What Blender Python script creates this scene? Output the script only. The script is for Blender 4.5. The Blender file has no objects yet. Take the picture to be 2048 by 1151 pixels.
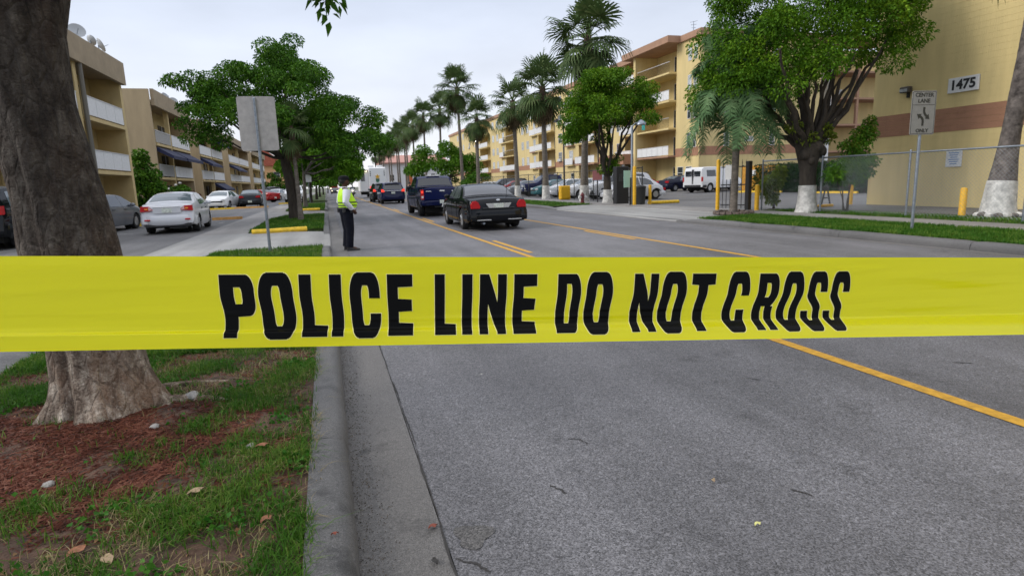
import bpy, math, random
import numpy as np
from mathutils import Vector, Matrix
R = math.radians
scn = bpy.context.scene
COL = scn.collection
rnd = random.Random(7)
nrg = np.random.default_rng(11)

# ------------------------------------------------------------------ camera
cam_d = bpy.data.cameras.new("camera"); cam = bpy.data.objects.new("camera", cam_d); COL.objects.link(cam)
cam_d.sensor_width = 36.0; cam_d.lens = 20.89; cam_d.clip_start = 0.05; cam_d.clip_end = 3000
yaw, pitch, roll = R(16.82), R(10.16), R(1.954)
fwd = Vector((math.sin(yaw)*math.cos(pitch), math.cos(yaw)*math.cos(pitch), -math.sin(pitch)))
r0 = Vector((math.cos(yaw), -math.sin(yaw), 0)); u0 = r0.cross(fwd)
cr = r0*math.cos(roll) - u0*math.sin(roll); cu = u0*math.cos(roll) + r0*math.sin(roll)
m3 = Matrix((cr, cu, -fwd)).transposed()
cam.matrix_world = Matrix.Translation((0, 0, 1.52)) @ m3.to_4x4()
cam_d.dof.use_dof = True; cam_d.dof.focus_distance = 0.56; cam_d.dof.aperture_fstop = 38.0
scn.camera = cam

# ------------------------------------------------------------------ sky and sun
SUN_EL, SUN_AZ = R(34), R(-84)          # overcast evening light from the left of the street
wd = bpy.data.worlds.new("World"); scn.world = wd; wd.use_nodes = True
nt = wd.node_tree; nt.nodes.clear()
N = nt.nodes.new; Lk = nt.links.new
out = N("ShaderNodeOutputWorld"); bg = N("ShaderNodeBackground"); bg2 = N("ShaderNodeBackground"); mx = N("ShaderNodeMixShader")
sky = N("ShaderNodeTexSky"); sky.sky_type = 'NISHITA'; sky.sun_disc = False
sky.sun_elevation = SUN_EL; sky.sun_rotation = SUN_AZ
bg.inputs["Strength"].default_value = 0.10
Lk(sky.outputs[0], bg.inputs[0])
tc = N("ShaderNodeTexCoord"); sep = N("ShaderNodeSeparateXYZ"); Lk(tc.outputs["Generated"], sep.inputs[0])
ramp = N("ShaderNodeValToRGB"); cl = N("ShaderNodeMath"); cl.operation = 'MAXIMUM'; cl.inputs[1].default_value = 0
Lk(sep.outputs[2], cl.inputs[0]); Lk(cl.outputs[0], ramp.inputs[0])
e = ramp.color_ramp.elements
e[0].position = 0.0; e[0].color = (0.74, 0.74, 0.765, 1)
e[1].position = 1.0; e[1].color = (1.15, 1.17, 1.24, 1)
x = e.new(0.14); x.color = (0.63, 0.66, 0.735, 1)
x = e.new(0.35); x.color = (0.47, 0.53, 0.655, 1)
x = e.new(0.6); x.color = (0.82, 0.86, 0.95, 1)
mp = N("ShaderNodeMapping"); mp.inputs["Scale"].default_value = (1.2, 1.2, 3.5); Lk(tc.outputs["Generated"], mp.inputs[0])
nz = N("ShaderNodeTexNoise"); nz.inputs["Scale"].default_value = 2.2; nz.inputs["Detail"].default_value = 5; Lk(mp.outputs[0], nz.inputs[0])
mr = N("ShaderNodeMapRange"); mr.inputs[1].default_value = .35; mr.inputs[2].default_value = .7; mr.inputs[3].default_value = 0.92; mr.inputs[4].default_value = 1.14
Lk(nz.outputs[0], mr.inputs[0])
ml = N("ShaderNodeMix"); ml.data_type = 'RGBA'; ml.blend_type = 'MULTIPLY'; ml.inputs[0].default_value = 1
Lk(ramp.outputs[0], ml.inputs[6]); Lk(mr.outputs[0], ml.inputs[7]); Lk(ml.outputs[2], bg2.inputs[0])
bg2.inputs["Strength"].default_value = 1.0
mx.inputs[0].default_value = 0.9
Lk(bg.outputs[0], mx.inputs[1]); Lk(bg2.outputs[0], mx.inputs[2]); Lk(mx.outputs[0], out.inputs[0])
sl = bpy.data.lights.new("sun", 'SUN'); sl.energy = 1.5; sl.angle = R(25); sl.color = (1.0, 0.95, 0.88)
so = bpy.data.objects.new("sun", sl); COL.objects.link(so)
sd = Vector((math.sin(SUN_AZ)*math.cos(SUN_EL), math.cos(SUN_AZ)*math.cos(SUN_EL), math.sin(SUN_EL)))
so.rotation_euler = sd.to_track_quat('Z', 'Y').to_euler()
scn.view_settings.view_transform = 'Standard'; scn.view_settings.look = 'None'
scn.view_settings.gamma = 1; scn.view_settings.exposure = 0.52
scn.render.engine = 'CYCLES'
scn.cycles.max_bounces = 6; scn.cycles.use_denoising = True

# ------------------------------------------------------------------ materials
MATS = {}
def mat(name, col, rough=0.6, var=0.0, scale=4.0, bump=0.0, bscale=60.0, metal=0.0, coat=0.0, spec=0.5, emit=None, es=0.0,
        detail=4.0, col2=None, coord='Object', stretch=None, trans=0.0):
    if name in MATS: return MATS[name]
    m = bpy.data.materials.new(name); m.use_nodes = True; MATS[name] = m
    t = m.node_tree; b = t.nodes["Principled BSDF"]
    b.inputs["Base Color"].default_value = (*col, 1); b.inputs["Roughness"].default_value = rough
    b.inputs["Metallic"].default_value = metal; b.inputs["Coat Weight"].default_value = coat; b.inputs["Coat Roughness"].default_value = .05
    b.inputs["Specular IOR Level"].default_value = spec
    if emit: b.inputs["Emission Color"].default_value = (*emit, 1); b.inputs["Emission Strength"].default_value = es
    vec = None
    if var or bump:
        c = t.nodes.new("ShaderNodeTexCoord"); vec = c.outputs[coord]
        if stretch:
            q = t.nodes.new("ShaderNodeMapping"); q.inputs["Scale"].default_value = stretch; t.links.new(vec, q.inputs[0]); vec = q.outputs[0]
    if var:
        n = t.nodes.new("ShaderNodeTexNoise"); n.inputs["Scale"].default_value = scale; n.inputs["Detail"].default_value = detail; n.inputs["Roughness"].default_value = .65
        t.links.new(vec, n.inputs[0])
        r = t.nodes.new("ShaderNodeValToRGB"); t.links.new(n.outputs[0], r.inputs[0])
        r.color_ramp.elements[0].position = .32; r.color_ramp.elements[1].position = .68
        lo = [max(0, k*(1-var)) for k in col]; hi = [min(1, k*(1+var)) for k in col] if col2 is None else col2
        r.color_ramp.elements[0].color = (*lo, 1); r.color_ramp.elements[1].color = (*hi, 1)
        t.links.new(r.outputs[0], b.inputs["Base Color"])
    if bump:
        n2 = t.nodes.new("ShaderNodeTexNoise"); n2.inputs["Scale"].default_value = bscale; n2.inputs["Detail"].default_value = 4
        t.links.new(vec, n2.inputs[0])
        bp = t.nodes.new("ShaderNodeBump"); bp.inputs["Strength"].default_value = bump; bp.inputs["Distance"].default_value = .02
        t.links.new(n2.outputs[0], bp.inputs["Height"]); t.links.new(bp.outputs[0], b.inputs["Normal"])
    return m
def leafmat(name, c1, c2, c3, rough=.55, trans=.25, tone=1.3):
    if name in MATS: return MATS[name]
    m = bpy.data.materials.new(name); m.use_nodes = True; MATS[name] = m
    t = m.node_tree; b = t.nodes["Principled BSDF"]; b.inputs["Roughness"].default_value = rough; b.inputs["Specular IOR Level"].default_value = .14
    g = t.nodes.new("ShaderNodeNewGeometry"); r = t.nodes.new("ShaderNodeValToRGB")
    c = t.nodes.new("ShaderNodeTexCoord"); nn = t.nodes.new("ShaderNodeTexNoise"); nn.inputs["Scale"].default_value = tone; nn.inputs["Detail"].default_value = 3; t.links.new(c.outputs["Object"], nn.inputs[0])
    mr_ = t.nodes.new("ShaderNodeMapRange"); mr_.inputs[1].default_value = .35; mr_.inputs[2].default_value = .65; t.links.new(nn.outputs[0], mr_.inputs[0])
    mm = t.nodes.new("ShaderNodeMix"); mm.inputs[0].default_value = .45; t.links.new(g.outputs["Random Per Island"], mm.inputs[2]); t.links.new(mr_.outputs[0], mm.inputs[3])
    t.links.new(mm.outputs[0], r.inputs[0])
    r.color_ramp.elements[0].color = (*c1, 1); r.color_ramp.elements[1].color = (*c3, 1)
    q = r.color_ramp.elements.new(.55); q.color = (*c2, 1)
    t.links.new(r.outputs[0], b.inputs["Base Color"])
    tr = t.nodes.new("ShaderNodeBsdfTranslucent"); t.links.new(r.outputs[0], tr.inputs[0])
    mx = t.nodes.new("ShaderNodeMixShader"); mx.inputs[0].default_value = trans
    o = t.nodes["Material Output"]; t.links.new(b.outputs[0], mx.inputs[1]); t.links.new(tr.outputs[0], mx.inputs[2]); t.links.new(mx.outputs[0], o.inputs[0])
    return m

# ------------------------------------------------------------------ mesh helpers
def newobj(name, me, parent=None, **kw):
    o = bpy.data.objects.new(name, me); COL.objects.link(o)
    if parent is not None: o.parent = parent
    for k, v in kw.items(): o[k] = v
    return o
def fast_mesh(name, V, F, material, smooth=False):
    V = np.asarray(V, np.float32); F = np.asarray(F, np.int32); k = F.shape[1]
    me = bpy.data.meshes.new(name); me.vertices.add(len(V)); me.vertices.foreach_set("co", V.ravel())
    me.loops.add(F.size); me.loops.foreach_set("vertex_index", F.ravel())
    me.polygons.add(len(F)); me.polygons.foreach_set("loop_start", np.arange(0, F.size, k, dtype=np.int32))
    if smooth: me.polygons.foreach_set("use_smooth", np.ones(len(F), bool))
    me.update(calc_edges=True); me.materials.append(material)
    return me
class MB:
    def __init__(s): s.v = []; s.f = []
    def add(s, vs, fs):
        n = len(s.v); s.v += [tuple(p) for p in vs]; s.f += [tuple(i+n for i in f) for f in fs]; return s
    def box(s, x0, x1, y0, y1, z0, z1, b=0.0):
        if x0 > x1: x0, x1 = x1, x0
        if y0 > y1: y0, y1 = y1, y0
        if z0 > z1: z0, z1 = z1, z0
        if b <= 0:
            s.add([(x0,y0,z0),(x1,y0,z0),(x1,y1,z0),(x0,y1,z0),(x0,y0,z1),(x1,y0,z1),(x1,y1,z1),(x0,y1,z1)],
                  [(0,3,2,1),(4,5,6,7),(0,1,5,4),(1,2,6,5),(2,3,7,6),(3,0,4,7)])
        else:
            b = min(b, (x1-x0)*.45, (y1-y0)*.45, (z1-z0)*.45)
            def ring(z, d): return [(x0+d,y0+b,z),(x0+b,y0+d,z),(x1-b,y0+d,z),(x1-d,y0+b,z),(x1-d,y1-b,z),(x1-b,y1-d,z),(x0+b,y1-d,z),(x0+d,y1-b,z)]
            vs = ring(z0, b)+ring(z0+b, 0)+ring(z1-b, 0)+ring(z1, b)
            fs = [tuple(range(7,-1,-1)), tuple(range(24,32))]
            for k in range(3):
                for i in range(8): j=(i+1)%8; fs.append((k*8+i,k*8+j,k*8+8+j,k*8+8+i))
            s.add(vs, fs)
        return s
    def tube(s, pts, rad, n=8, cap=True, up=None):
        pts = [Vector(p) for p in pts]; m = len(pts)
        if not hasattr(rad, '__len__'): rad = [rad]*m
        prev = None; vs = []
        for i in range(m):
            d = (pts[min(i+1,m-1)]-pts[max(i-1,0)]).normalized()
            if prev is None:
                a = Vector((0,0,1)) if abs(d.z) < .9 else Vector((1,0,0)); a = (a - d*a.dot(d)).normalized()
            else: a = (prev - d*prev.dot(d)).normalized()
            prev = a; b = d.cross(a)
            for k in range(n):
                t = 2*math.pi*k/n; vs.append(pts[i]+(a*math.cos(t)+b*math.sin(t))*rad[i])
        fs = []
        for i in range(m-1):
            for k in range(n):
                j=(k+1)%n; fs.append((i*n+k,i*n+j,(i+1)*n+j,(i+1)*n+k))
        if cap: fs.append(tuple(range(n-1,-1,-1))); fs.append(tuple((m-1)*n+k for k in range(n)))
        return s.add(vs, fs)
    def lathe(s, prof, n=16, c=(0,0,0), axis='z'):
        vs = []; fs = []; m = len(prof)
        for r, h in prof:
            for k in range(n):
                t = 2*math.pi*k/n; a, b = r*math.cos(t), r*math.sin(t)
                p = (a,b,h) if axis=='z' else ((h,a,b) if axis=='x' else (b,h,a))
                vs.append((p[0]+c[0],p[1]+c[1],p[2]+c[2]))
        for i in range(m-1):
            for k in range(n): j=(k+1)%n; fs.append((i*n+k,i*n+j,(i+1)*n+j,(i+1)*n+k))
        fs.append(tuple(range(n-1,-1,-1))); fs.append(tuple((m-1)*n+k for k in range(n)))
        return s.add(vs, fs)
    def prism(s, poly, d0, d1, axis='z'):
        n = len(poly)
        def P(a,b,h): return (a,b,h) if axis=='z' else ((h,a,b) if axis=='x' else (a,h,b))
        vs = [P(a,b,d0) for a,b in poly]+[P(a,b,d1) for a,b in poly]
        fs = [tuple(range(n-1,-1,-1)), tuple(range(n,2*n))]+[(i,(i+1)%n,n+(i+1)%n,n+i) for i in range(n)]
        return s.add(vs, fs)
    def ell(s, c, r, n=10, m=6):
        vs = []; fs = []
        for i in range(m+1):
            p = math.pi*i/m
            for k in range(n):
                t = 2*math.pi*k/n
                vs.append((c[0]+r[0]*math.sin(p)*math.cos(t), c[1]+r[1]*math.sin(p)*math.sin(t), c[2]-r[2]*math.cos(p)))
        for i in range(m):
            for k in range(n): j=(k+1)%n; fs.append((i*n+k,i*n+j,(i+1)*n+j,(i+1)*n+k))
        return s.add(vs, fs)
    def grid(s, P):            # P: list of rows of points
        n, m = len(P), len(P[0]); vs = [p for r in P for p in r]
        return s.add(vs, [(i*m+j,i*m+j+1,(i+1)*m+j+1,(i+1)*m+j) for i in range(n-1) for j in range(m-1)])
    def build(s, name, material, parent=None, smooth=False, fix=True, **kw):
        me = bpy.data.meshes.new(name); me.from_pydata(s.v, [], s.f); me.materials.append(material)
        if fix:
            import bmesh
            bm = bmesh.new(); bm.from_mesh(me); bmesh.ops.remove_doubles(bm, verts=bm.verts, dist=1e-5) if smooth else None
            bmesh.ops.recalc_face_normals(bm, faces=bm.faces); bm.to_mesh(me); bm.free()
        if smooth:
            me.polygons.foreach_set("use_smooth", [True]*len(me.polygons))
            try: me.set_sharp_from_angle(angle=R(40))
            except Exception: pass
        me.update()
        return newobj(name, me, parent, **kw)
def thing(name, label, cat, loc=(0,0,0), rz=0.0, group=None):
    o = bpy.data.objects.new(name, None); COL.objects.link(o); o.location = loc; o.rotation_euler = (0,0,rz)
    o.empty_display_size = .2; o["label"] = label; o["category"] = cat
    if group: o["group"] = group
    return o
def tag(o, label, cat, group=None):
    o["label"] = label; o["category"] = cat
    if group: o["group"] = group
    return o
def dup(root, loc=None, rz=None, label=None, group=None, scale=None):
    c = root.copy(); COL.objects.link(c)
    if loc is not None: c.location = loc
    if rz is not None: c.rotation_euler = (0,0,rz)
    if scale is not None: c.scale = (scale,)*3
    if label: c["label"] = label
    if group: c["group"] = group
    for ch in root.children:
        d = ch.copy(); COL.objects.link(d); d.parent = c
        for g in ch.children:
            h = g.copy(); COL.objects.link(h); h.parent = d
    return c
def text_obj(name, body, size, material, parent, M, extrude=.002, offset=0.0, align='CENTER', shear=0, sx=1.0):
    cu_ = bpy.data.curves.new(name, 'FONT'); cu_.body = body; cu_.size = size; cu_.extrude = extrude; cu_.offset = offset
    cu_.align_x = align; cu_.align_y = 'CENTER'; cu_.shear = shear; cu_.resolution_u = 3
    tmp = bpy.data.objects.new(name, cu_); COL.objects.link(tmp)
    dg = bpy.context.evaluated_depsgraph_get(); me = bpy.data.meshes.new_from_object(tmp.evaluated_get(dg))
    bpy.data.objects.remove(tmp); bpy.data.curves.remove(cu_)
    me.transform(Matrix.Diagonal((sx,1,1,1))); me.transform(M); me.materials.clear(); me.materials.append(material)
    return newobj(name, me, parent)
# ------------------------------------------------------------------ ground materials
def asphalt(name, base, speck=.5, stain=.35, patch=.22, sc=150.0):
    m = bpy.data.materials.new(name); m.use_nodes = True; MATS[name] = m
    t = m.node_tree; b = t.nodes["Principled BSDF"]; Nn = t.nodes.new; L = t.links.new
    c = Nn("ShaderNodeTexCoord"); v = c.outputs["Object"]
    def noise(s, d=3, r=.6):
        n = Nn("ShaderNodeTexNoise"); n.inputs["Scale"].default_value = s; n.inputs["Detail"].default_value = d; n.inputs["Roughness"].default_value = r; L(v, n.inputs[0]); return n.outputs[0]
    def rng(x, a, bb, lo, hi):
        q = Nn("ShaderNodeMapRange"); q.inputs[1].default_value = a; q.inputs[2].default_value = bb; q.inputs[3].default_value = lo; q.inputs[4].default_value = hi; L(x, q.inputs[0]); return q.outputs[0]
    def mul(a, bb):
        q = Nn("ShaderNodeMath"); q.operation = 'MULTIPLY'; L(a, q.inputs[0]); L(bb, q.inputs[1]); return q.outputs[0]
    vo = Nn("ShaderNodeTexVoronoi"); vo.inputs["Scale"].default_value = sc; L(v, vo.inputs[0])
    sp = Nn("ShaderNodeSeparateColor"); L(vo.outputs["Color"], sp.inputs[0])
    p1 = rng(sp.outputs[0], 0, 1, 1-speck, 1+speck)
    vo2 = Nn("ShaderNodeTexVoronoi"); vo2.inputs["Scale"].default_value = sc*.42; L(v, vo2.inputs[0])
    sp2 = Nn("ShaderNodeSeparateColor"); L(vo2.outputs["Color"], sp2.inputs[0])
    p1 = mul(p1, rng(sp2.outputs[1], .72, .95, 1, 1+speck*.6))
    p2 = rng(noise(.35, 4), .3, .7, 1-patch, 1+patch)
    p3 = rng(noise(2.3, 6, .7), .57, .70, 1.0, 1-stain*.8)
    p4 = rng(noise(7.0, 6, .78), .63, .72, 1.0, 1-stain)
    mp = Nn("ShaderNodeMapping"); mp.inputs["Scale"].default_value = (1.6, .12, 1); L(v, mp.inputs[0])
    n5 = Nn("ShaderNodeTexNoise"); n5.inputs["Scale"].default_value = 1.0; n5.inputs["Detail"].default_value = 3; L(mp.outputs[0], n5.inputs[0])
    p5 = rng(n5.outputs[0], .35, .65, .80, 1.18)
    x = mul(mul(mul(p1, p2), mul(p3, p4)), p5)
    mixc = Nn("ShaderNodeMix"); mixc.data_type = 'RGBA'; mixc.blend_type = 'MULTIPLY'; mixc.inputs[0].default_value = 1
    mixc.inputs[6].default_value = (*base, 1); L(x, mixc.inputs[7]); L(mixc.outputs[2], b.inputs["Base Color"])
    b.inputs["Roughness"].default_value = .62; b.inputs["Specular IOR Level"].default_value = .5
    bp = Nn("ShaderNodeBump"); bp.inputs["Strength"].default_value = .5; bp.inputs["Distance"].default_value = .004
    L(vo.outputs["Distance"], bp.inputs["Height"]); bp.invert = True; L(bp.outputs[0], b.inputs["Normal"])
    return m
M_road = asphalt("road_asphalt", (.114, .111, .118), speck=.6, stain=.5, patch=.26, sc=150)
M_lot = asphalt("lot_asphalt", (.10, .098, .10), speck=.35, sc=90)
M_gut = asphalt("gutter_concrete", (.122, .115, .110), speck=.35, stain=.75, patch=.3, sc=220)
M_conc = asphalt("concrete_pale", (.27, .265, .255), speck=.12, stain=.3, patch=.15, sc=160)
M_kerb = asphalt("kerb_concrete", (.108, .105, .104), speck=.35, stain=.7, patch=.3, sc=230)
M_walk = asphalt("walk_concrete", (.21, .198, .188), speck=.15, stain=.35, patch=.2, sc=160)
M_soil = mat("soil_brown", (.070, .038, .024), .95, var=.6, scale=9, bump=.8, bscale=40)
M_turf = mat("turf_green", (.05, .085, .02), .95, var=.5, scale=5, bump=.7, bscale=60, col2=(.085, .12, .03))
M_yel = mat("kerb_yellow", (.72, .47, .03), .7, var=.25, scale=8)
M_yline = mat("line_yellow", (.52, .275, .02), .75, var=.28, scale=14, detail=8)
M_dark = mat("crack_dark", (.035, .033, .032), .95)
M_ground = mat("ground_far", (.10, .11, .07), .95, var=.35, scale=.05)

def sheet(name, x0, x1, y0, y1, z, m, parent=None, nx=1, ny=1, **kw):
    xs = np.linspace(x0, x1, nx+1); ys = np.linspace(y0, y1, ny+1)
    b = MB(); b.grid([[(xx, yy, z) for xx in xs] for yy in ys]); return b.build(name, m, parent, fix=False, **kw)
sheet("ground", -1500, 1500, -60, 2500, -.06, M_ground, kind="structure")
road = sheet("road", .37, 10.93, -8, 420, 0.0, M_road, kind="structure")
sheet("cross_road", -60, 60, 420.02, 435, 0.0, M_road, kind="structure")
# gutter pans each side
def strip(name, path, w0, w1, z0, z1, m, parent=None, **kw):
    b = MB(); b.grid([[(x+w0, y, z0), (x+w1, y, z1)] for x, y in path]); return b.build(name, m, parent, fix=False, **kw)
gut = strip("gutter", [(0, y) for y in np.linspace(-8, 420, 60)], -.02, .365, -.02, 0.002, M_gut, kind="structure")
strip("gutter", [(0, y) for y in np.linspace(-8, 420, 60)], 10.935, 11.3, .002, -.02, M_gut, kind="structure")
# open joint between gutter pan and asphalt, wandering a little
jb = MB(); ys = np.arange(1.2, 14, .06); rows = []
for y in ys:
    w = .0038+.0022*math.sin(y*9)+rnd.uniform(-.0015, .002); cx = .372+.006*math.sin(y*2.1)+.004*math.sin(y*7.7)+rnd.uniform(-.003, .003)
    rows.append([(cx-w, y, .0045), (cx+w, y, .0045)])
jb.grid(rows); jb.build("crack", M_dark, road, fix=False)
def crack(pts, w=.008):
    b = MB(); rows = []
    P = []
    for (a, c), (d, f) in zip(pts[:-1], pts[1:]):
        for k in range(6): t = k/6; P.append((a+(d-a)*t+rnd.uniform(-.008, .008), c+(f-c)*t+rnd.uniform(-.008, .008)))
    for i, (xx, yy) in enumerate(P):
        q = P[min(i+1, len(P)-1)]; p = P[max(i-1, 0)]; dx, dy = q[0]-p[0], q[1]-p[1]; l = math.hypot(dx, dy)+1e-6
        ww = w*rnd.uniform(.5, 1.1)*(.3 if i in (0, len(P)-1) else 1); rows.append([(xx-dy/l*ww, yy+dx/l*ww, .004), (xx+dy/l*ww, yy-dx/l*ww, .004)])
    b.grid(rows); return b.build("crack", M_dark, road, fix=False)
crack([(.39, 2.2), (.46, 2.12), (.5, 2.05)], .006)
crack([(2.04, 2.18), (2.10, 2.06)], .006)
crack([(1.25, 3.1), (1.31, 3.06), (1.34, 2.98)], .005); crack([(2.9, 3.6), (3.0, 3.5)], .006); crack([(4.6, 3.3), (4.75, 3.2)], .008); crack([(.95, 2.62), (1.0, 2.55), (.99, 2.5)], .006)
pb = MB(); pv = []
for k in range(22):
    a = 2*math.pi*k/22; q = 1+.22*math.sin(a*3+1)+rnd.uniform(-.1, .1); pv.append((.49+.085*q*math.cos(a), 2.33+.085*q*math.sin(a), .0035))
pb.add(pv, [tuple(range(22))]); pb.build("road_patch", asphalt("patch_asphalt", (.088, .083, .08), speck=.6, sc=150), road, fix=False)
# kerb left in cast lengths, rounded nose, open joints; it dips for the driveway
def kerb_piece(parent, x, y0, y1, side, h0, h1, m, wid=.2, seed=0):
    rr = random.Random(seed)
    prof = [(0, -.05), (.0, .25), (.012, .62), (.035, .86), (.07, .97), (.10, 1.0), (wid, 1.0), (wid, -.05)]
    b = MB(); rows = []; n = max(2, int((y1-y0)/.15)) if y1 < 12 else 3
    for i in range(n+1):
        y = y0+.004+(y1-y0-.008)*i/n; h = h0+(h1-h0)*i/n; e = .014 if i in (0, n) else 0
        j = rr.uniform(-.004, .004) if y < 12 else 0
        rows.append([(x-side*(px+ (e if pz > .1 and px < wid else 0)+(j if 0 < k < 5 else 0)), y, max(-.05, pz*h if pz > 0 else -.05)-(e if pz > .8 else 0)) for k, (px, pz) in enumerate(prof)])
    b.grid(rows)
    b.f.append(tuple(range(len(prof)))); b.f.append(tuple(n*len(prof)+k for k in range(len(prof)-1, -1, -1)))
    return b.build("kerb_stone", m, parent, smooth=True)
kl = thing("kerb", "left kerb", "kerb"); del kl["category"]; del kl["label"]; kl["kind"] = "structure"
edges = [-3, .4, 3.35, 6.3, 9.3, 12.2, 15.0]
for i in range(len(edges)-1): kerb_piece(kl, 0, edges[i], edges[i+1], 1, .14, .14, M_kerb, seed=i)
kerb_piece(kl, 0, 15.0, 16.2, 1, .14, .035, M_kerb); kerb_piece(kl, 0, 16.2, 20.6, 1, .035, .035, M_conc); kerb_piece(kl, 0, 20.6, 21.8, 1, .035, .14, M_kerb)
for a, c in ((21.8, 25), (25, 28), (28, 31), (31, 33.5), (33.5, 41), (41, 46), (46, 51), (51, 56), (56, 62), (70, 90), (90, 130), (130, 200), (200, 300), (300, 419)): kerb_piece(kl, 0, a, c, 1, .035 if a == 33.5 else .14, .035 if a == 33.5 else .14, M_kerb)
kr = thing("kerb", "right kerb", "kerb"); del kr["category"]; del kr["label"]; kr["kind"] = "structure"
e2 = [-3, 2, 5, 8, 11, 14, 16.2]
for i in range(len(e2)-1): kerb_piece(kr, 11.3, e2[i], e2[i+1], -1, .14, .14, M_kerb, seed=40+i)
kerb_piece(kr, 11.3, 16.2, 17.8, -1, .14, .035, M_kerb); kerb_piece(kr, 11.3, 17.8, 29, -1, .035, .035, M_conc); kerb_piece(kr, 11.3, 29, 30.6, -1, .035, .14, M_kerb)
for a, c in ((30.6, 36), (36, 44), (44, 60), (60, 90), (90, 130), (130, 200), (200, 300), (300, 419)): kerb_piece(kr, 11.3, a, c, -1, .14, .14, M_kerb)
# painted centre lines
def line(x, y0, y1, w=.11):
    b = MB(); n = max(2, int((y1-y0)/.25)) if y1 < 15 else max(2, int((y1-y0)/4)); rows = []
    for i in range(n+1):
        y = y0+(y1-y0)*i/n; j = rnd.uniform(-.004, .004) if y < 12 else 0
        rows.append([(x-w/2+j, y, .004), (x+w/2+j*.6, y, .004)])
    b.grid(rows); return b.build("lane_line", M_yline, road, fix=False)
line(3.85, -6, 40); line(3.85, 40, 400); line(7.45, -6, 40); line(7.45, 40, 400)
for y0 in (12.0, 24.2, 36.4, 48.6, 61, 73, 85): line(4.08, y0, y0+3.05)
for y0 in (13.2, 25.4, 37.6, 50, 62): line(7.22, y0, y0+3.05)
# left side: driveway apron, walk, parking lot, verges and islands
def apron(xs, y0, y1, m):
    b = MB(); b.grid([[(x, y0, z) for x, z in xs], [(x, y0+.9, z if 0 < i else z) for i, (x, z) in enumerate(xs)], [(x, y1-.9, z) for x, z in xs], [(x, y1, z) for x, z in xs]]); return b.build("driveway", m, fix=False, kind="structure")
apron([(-4.2, .1), (-1.3, .1), (-.19, .036)], 15.3, 21.6, M_conc)
sheet("footpath", -4.2, -2.62, 21.42, 33.2, .099, M_walk, kind="structure")
sheet("footpath", -4.2, -2.62, 12, 15.58, .102, M_conc, kind="structure")
sheet("footpath", -4.2, -2.62, -6, 11.98, .102, M_lot, kind="structure")
apron([(-2.62, .1), (-1.3, .1), (-.19, .036)], 33.4, 41.1, M_walk)
sheet("parking_lot", -60, -4.21, -20, 130, .095, M_lot, kind="structure")
sheet("footpath", -4.2, -2.62, 33.22, 200, .098, M_walk, kind="structure")
def verge(name, poly, z, m, label=None):
    b = MB(); b.add([(x, y, z) for x, y in poly]+[(x, y, -.05) for x, y in poly],
        [tuple(range(len(poly)))]+[(i, (i+1) % len(poly), len(poly)+(i+1) % len(poly), len(poly)+i) for i in range(len(poly))])
    return b.build(name, m, kind="structure")
def soil_bed():
    b = MB(); xs = np.linspace(-2.64, -.19, 50); ys = np.concatenate([np.linspace(-3, 1.2, 6), np.linspace(1.3, 8, 110), np.linspace(8.2, 15.3, 20)])
    rows = []
    for y in ys:
        r = []
        for x in xs:
            d = math.hypot(x+1.53, y-4.35)
            z = .125+.03*math.exp(-(d/.75)**2)+.012*math.sin(x*7+y*3)*math.sin(y*5.3-x*2)+rnd.uniform(-.006, .006)
            if x > -.3: z = min(z, .135)
            r.append((x, y, z))
        rows.append(r)
    b.grid(rows); return b.build("verge_soil", M_soil, smooth=True, fix=False, kind="structure")
soil_bed()
verge("verge_turf", [(-2.6, 21.6), (-.2, 21.9), (-.2, 33.4), (-1.9, 33.6), (-2.4, 30)], .14, M_turf)
verge("verge_turf", [(-2.6, 41.1), (-.2, 41.1), (-.2, 62), (-2.6, 62)], .14, M_turf)
verge("verge_turf", [(-2.6, 70), (-.2, 70), (-.2, 200), (-2.6, 200)], .14, M_turf)
# yellow painted kerb ends of the islands
def ybar(pts, label, name="painted_kerb"):
    b = MB(); b.tube([(x, y, .16) for x, y in pts], .085, 8); o = b.build(name, M_yel, smooth=True); tag(o, label, "kerb"); return o
ybar([(-2.45, 21.3), (-1.9, 21.25), (-1.1, 21.5), (-.75, 21.6)], "yellow painted kerb end of the grass island behind the blank sign")
ybar([(-1.6, 40.9), (-.5, 40.9)], "yellow painted kerb end of the farther grass island with a thin trunk")
# right side
sheet("verge_soil", 11.5, 14.0, -6, 16.8, .12, M_turf, kind="structure")
sheet("verge_turf", 11.5, 14.0, 30.2, 200, .12, M_turf, kind="structure")
apron([(11.49, .036), (12.6, .105), (14.0, .105)], 16.7, 30.3, M_conc)
wk = thing("pavement", "x", "x"); del wk["category"]; del wk["label"]; wk["kind"] = "structure"
y = -4.0; k = 0
while y < 40:
    MB().box(14.0, 15.55, y+.012, y+1.5-.012, 0, .128+.002*(k % 3), .01).build("paving_slab", M_walk, wk); y += 1.5; k += 1
sheet("pavement", 14.0, 15.55, 40, 240, .125, M_walk, kind="structure")
sheet("verge_turf", 15.56, 17.7, -6, 19.0, .118, M_turf, kind="structure")
sheet("parking_lot", 15.56, 140, 19.02, 260, .095, M_lot, kind="structure")
sheet("parking_lot", 17.72, 60, -20, 19.0, .092, M_lot, kind="structure")
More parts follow.
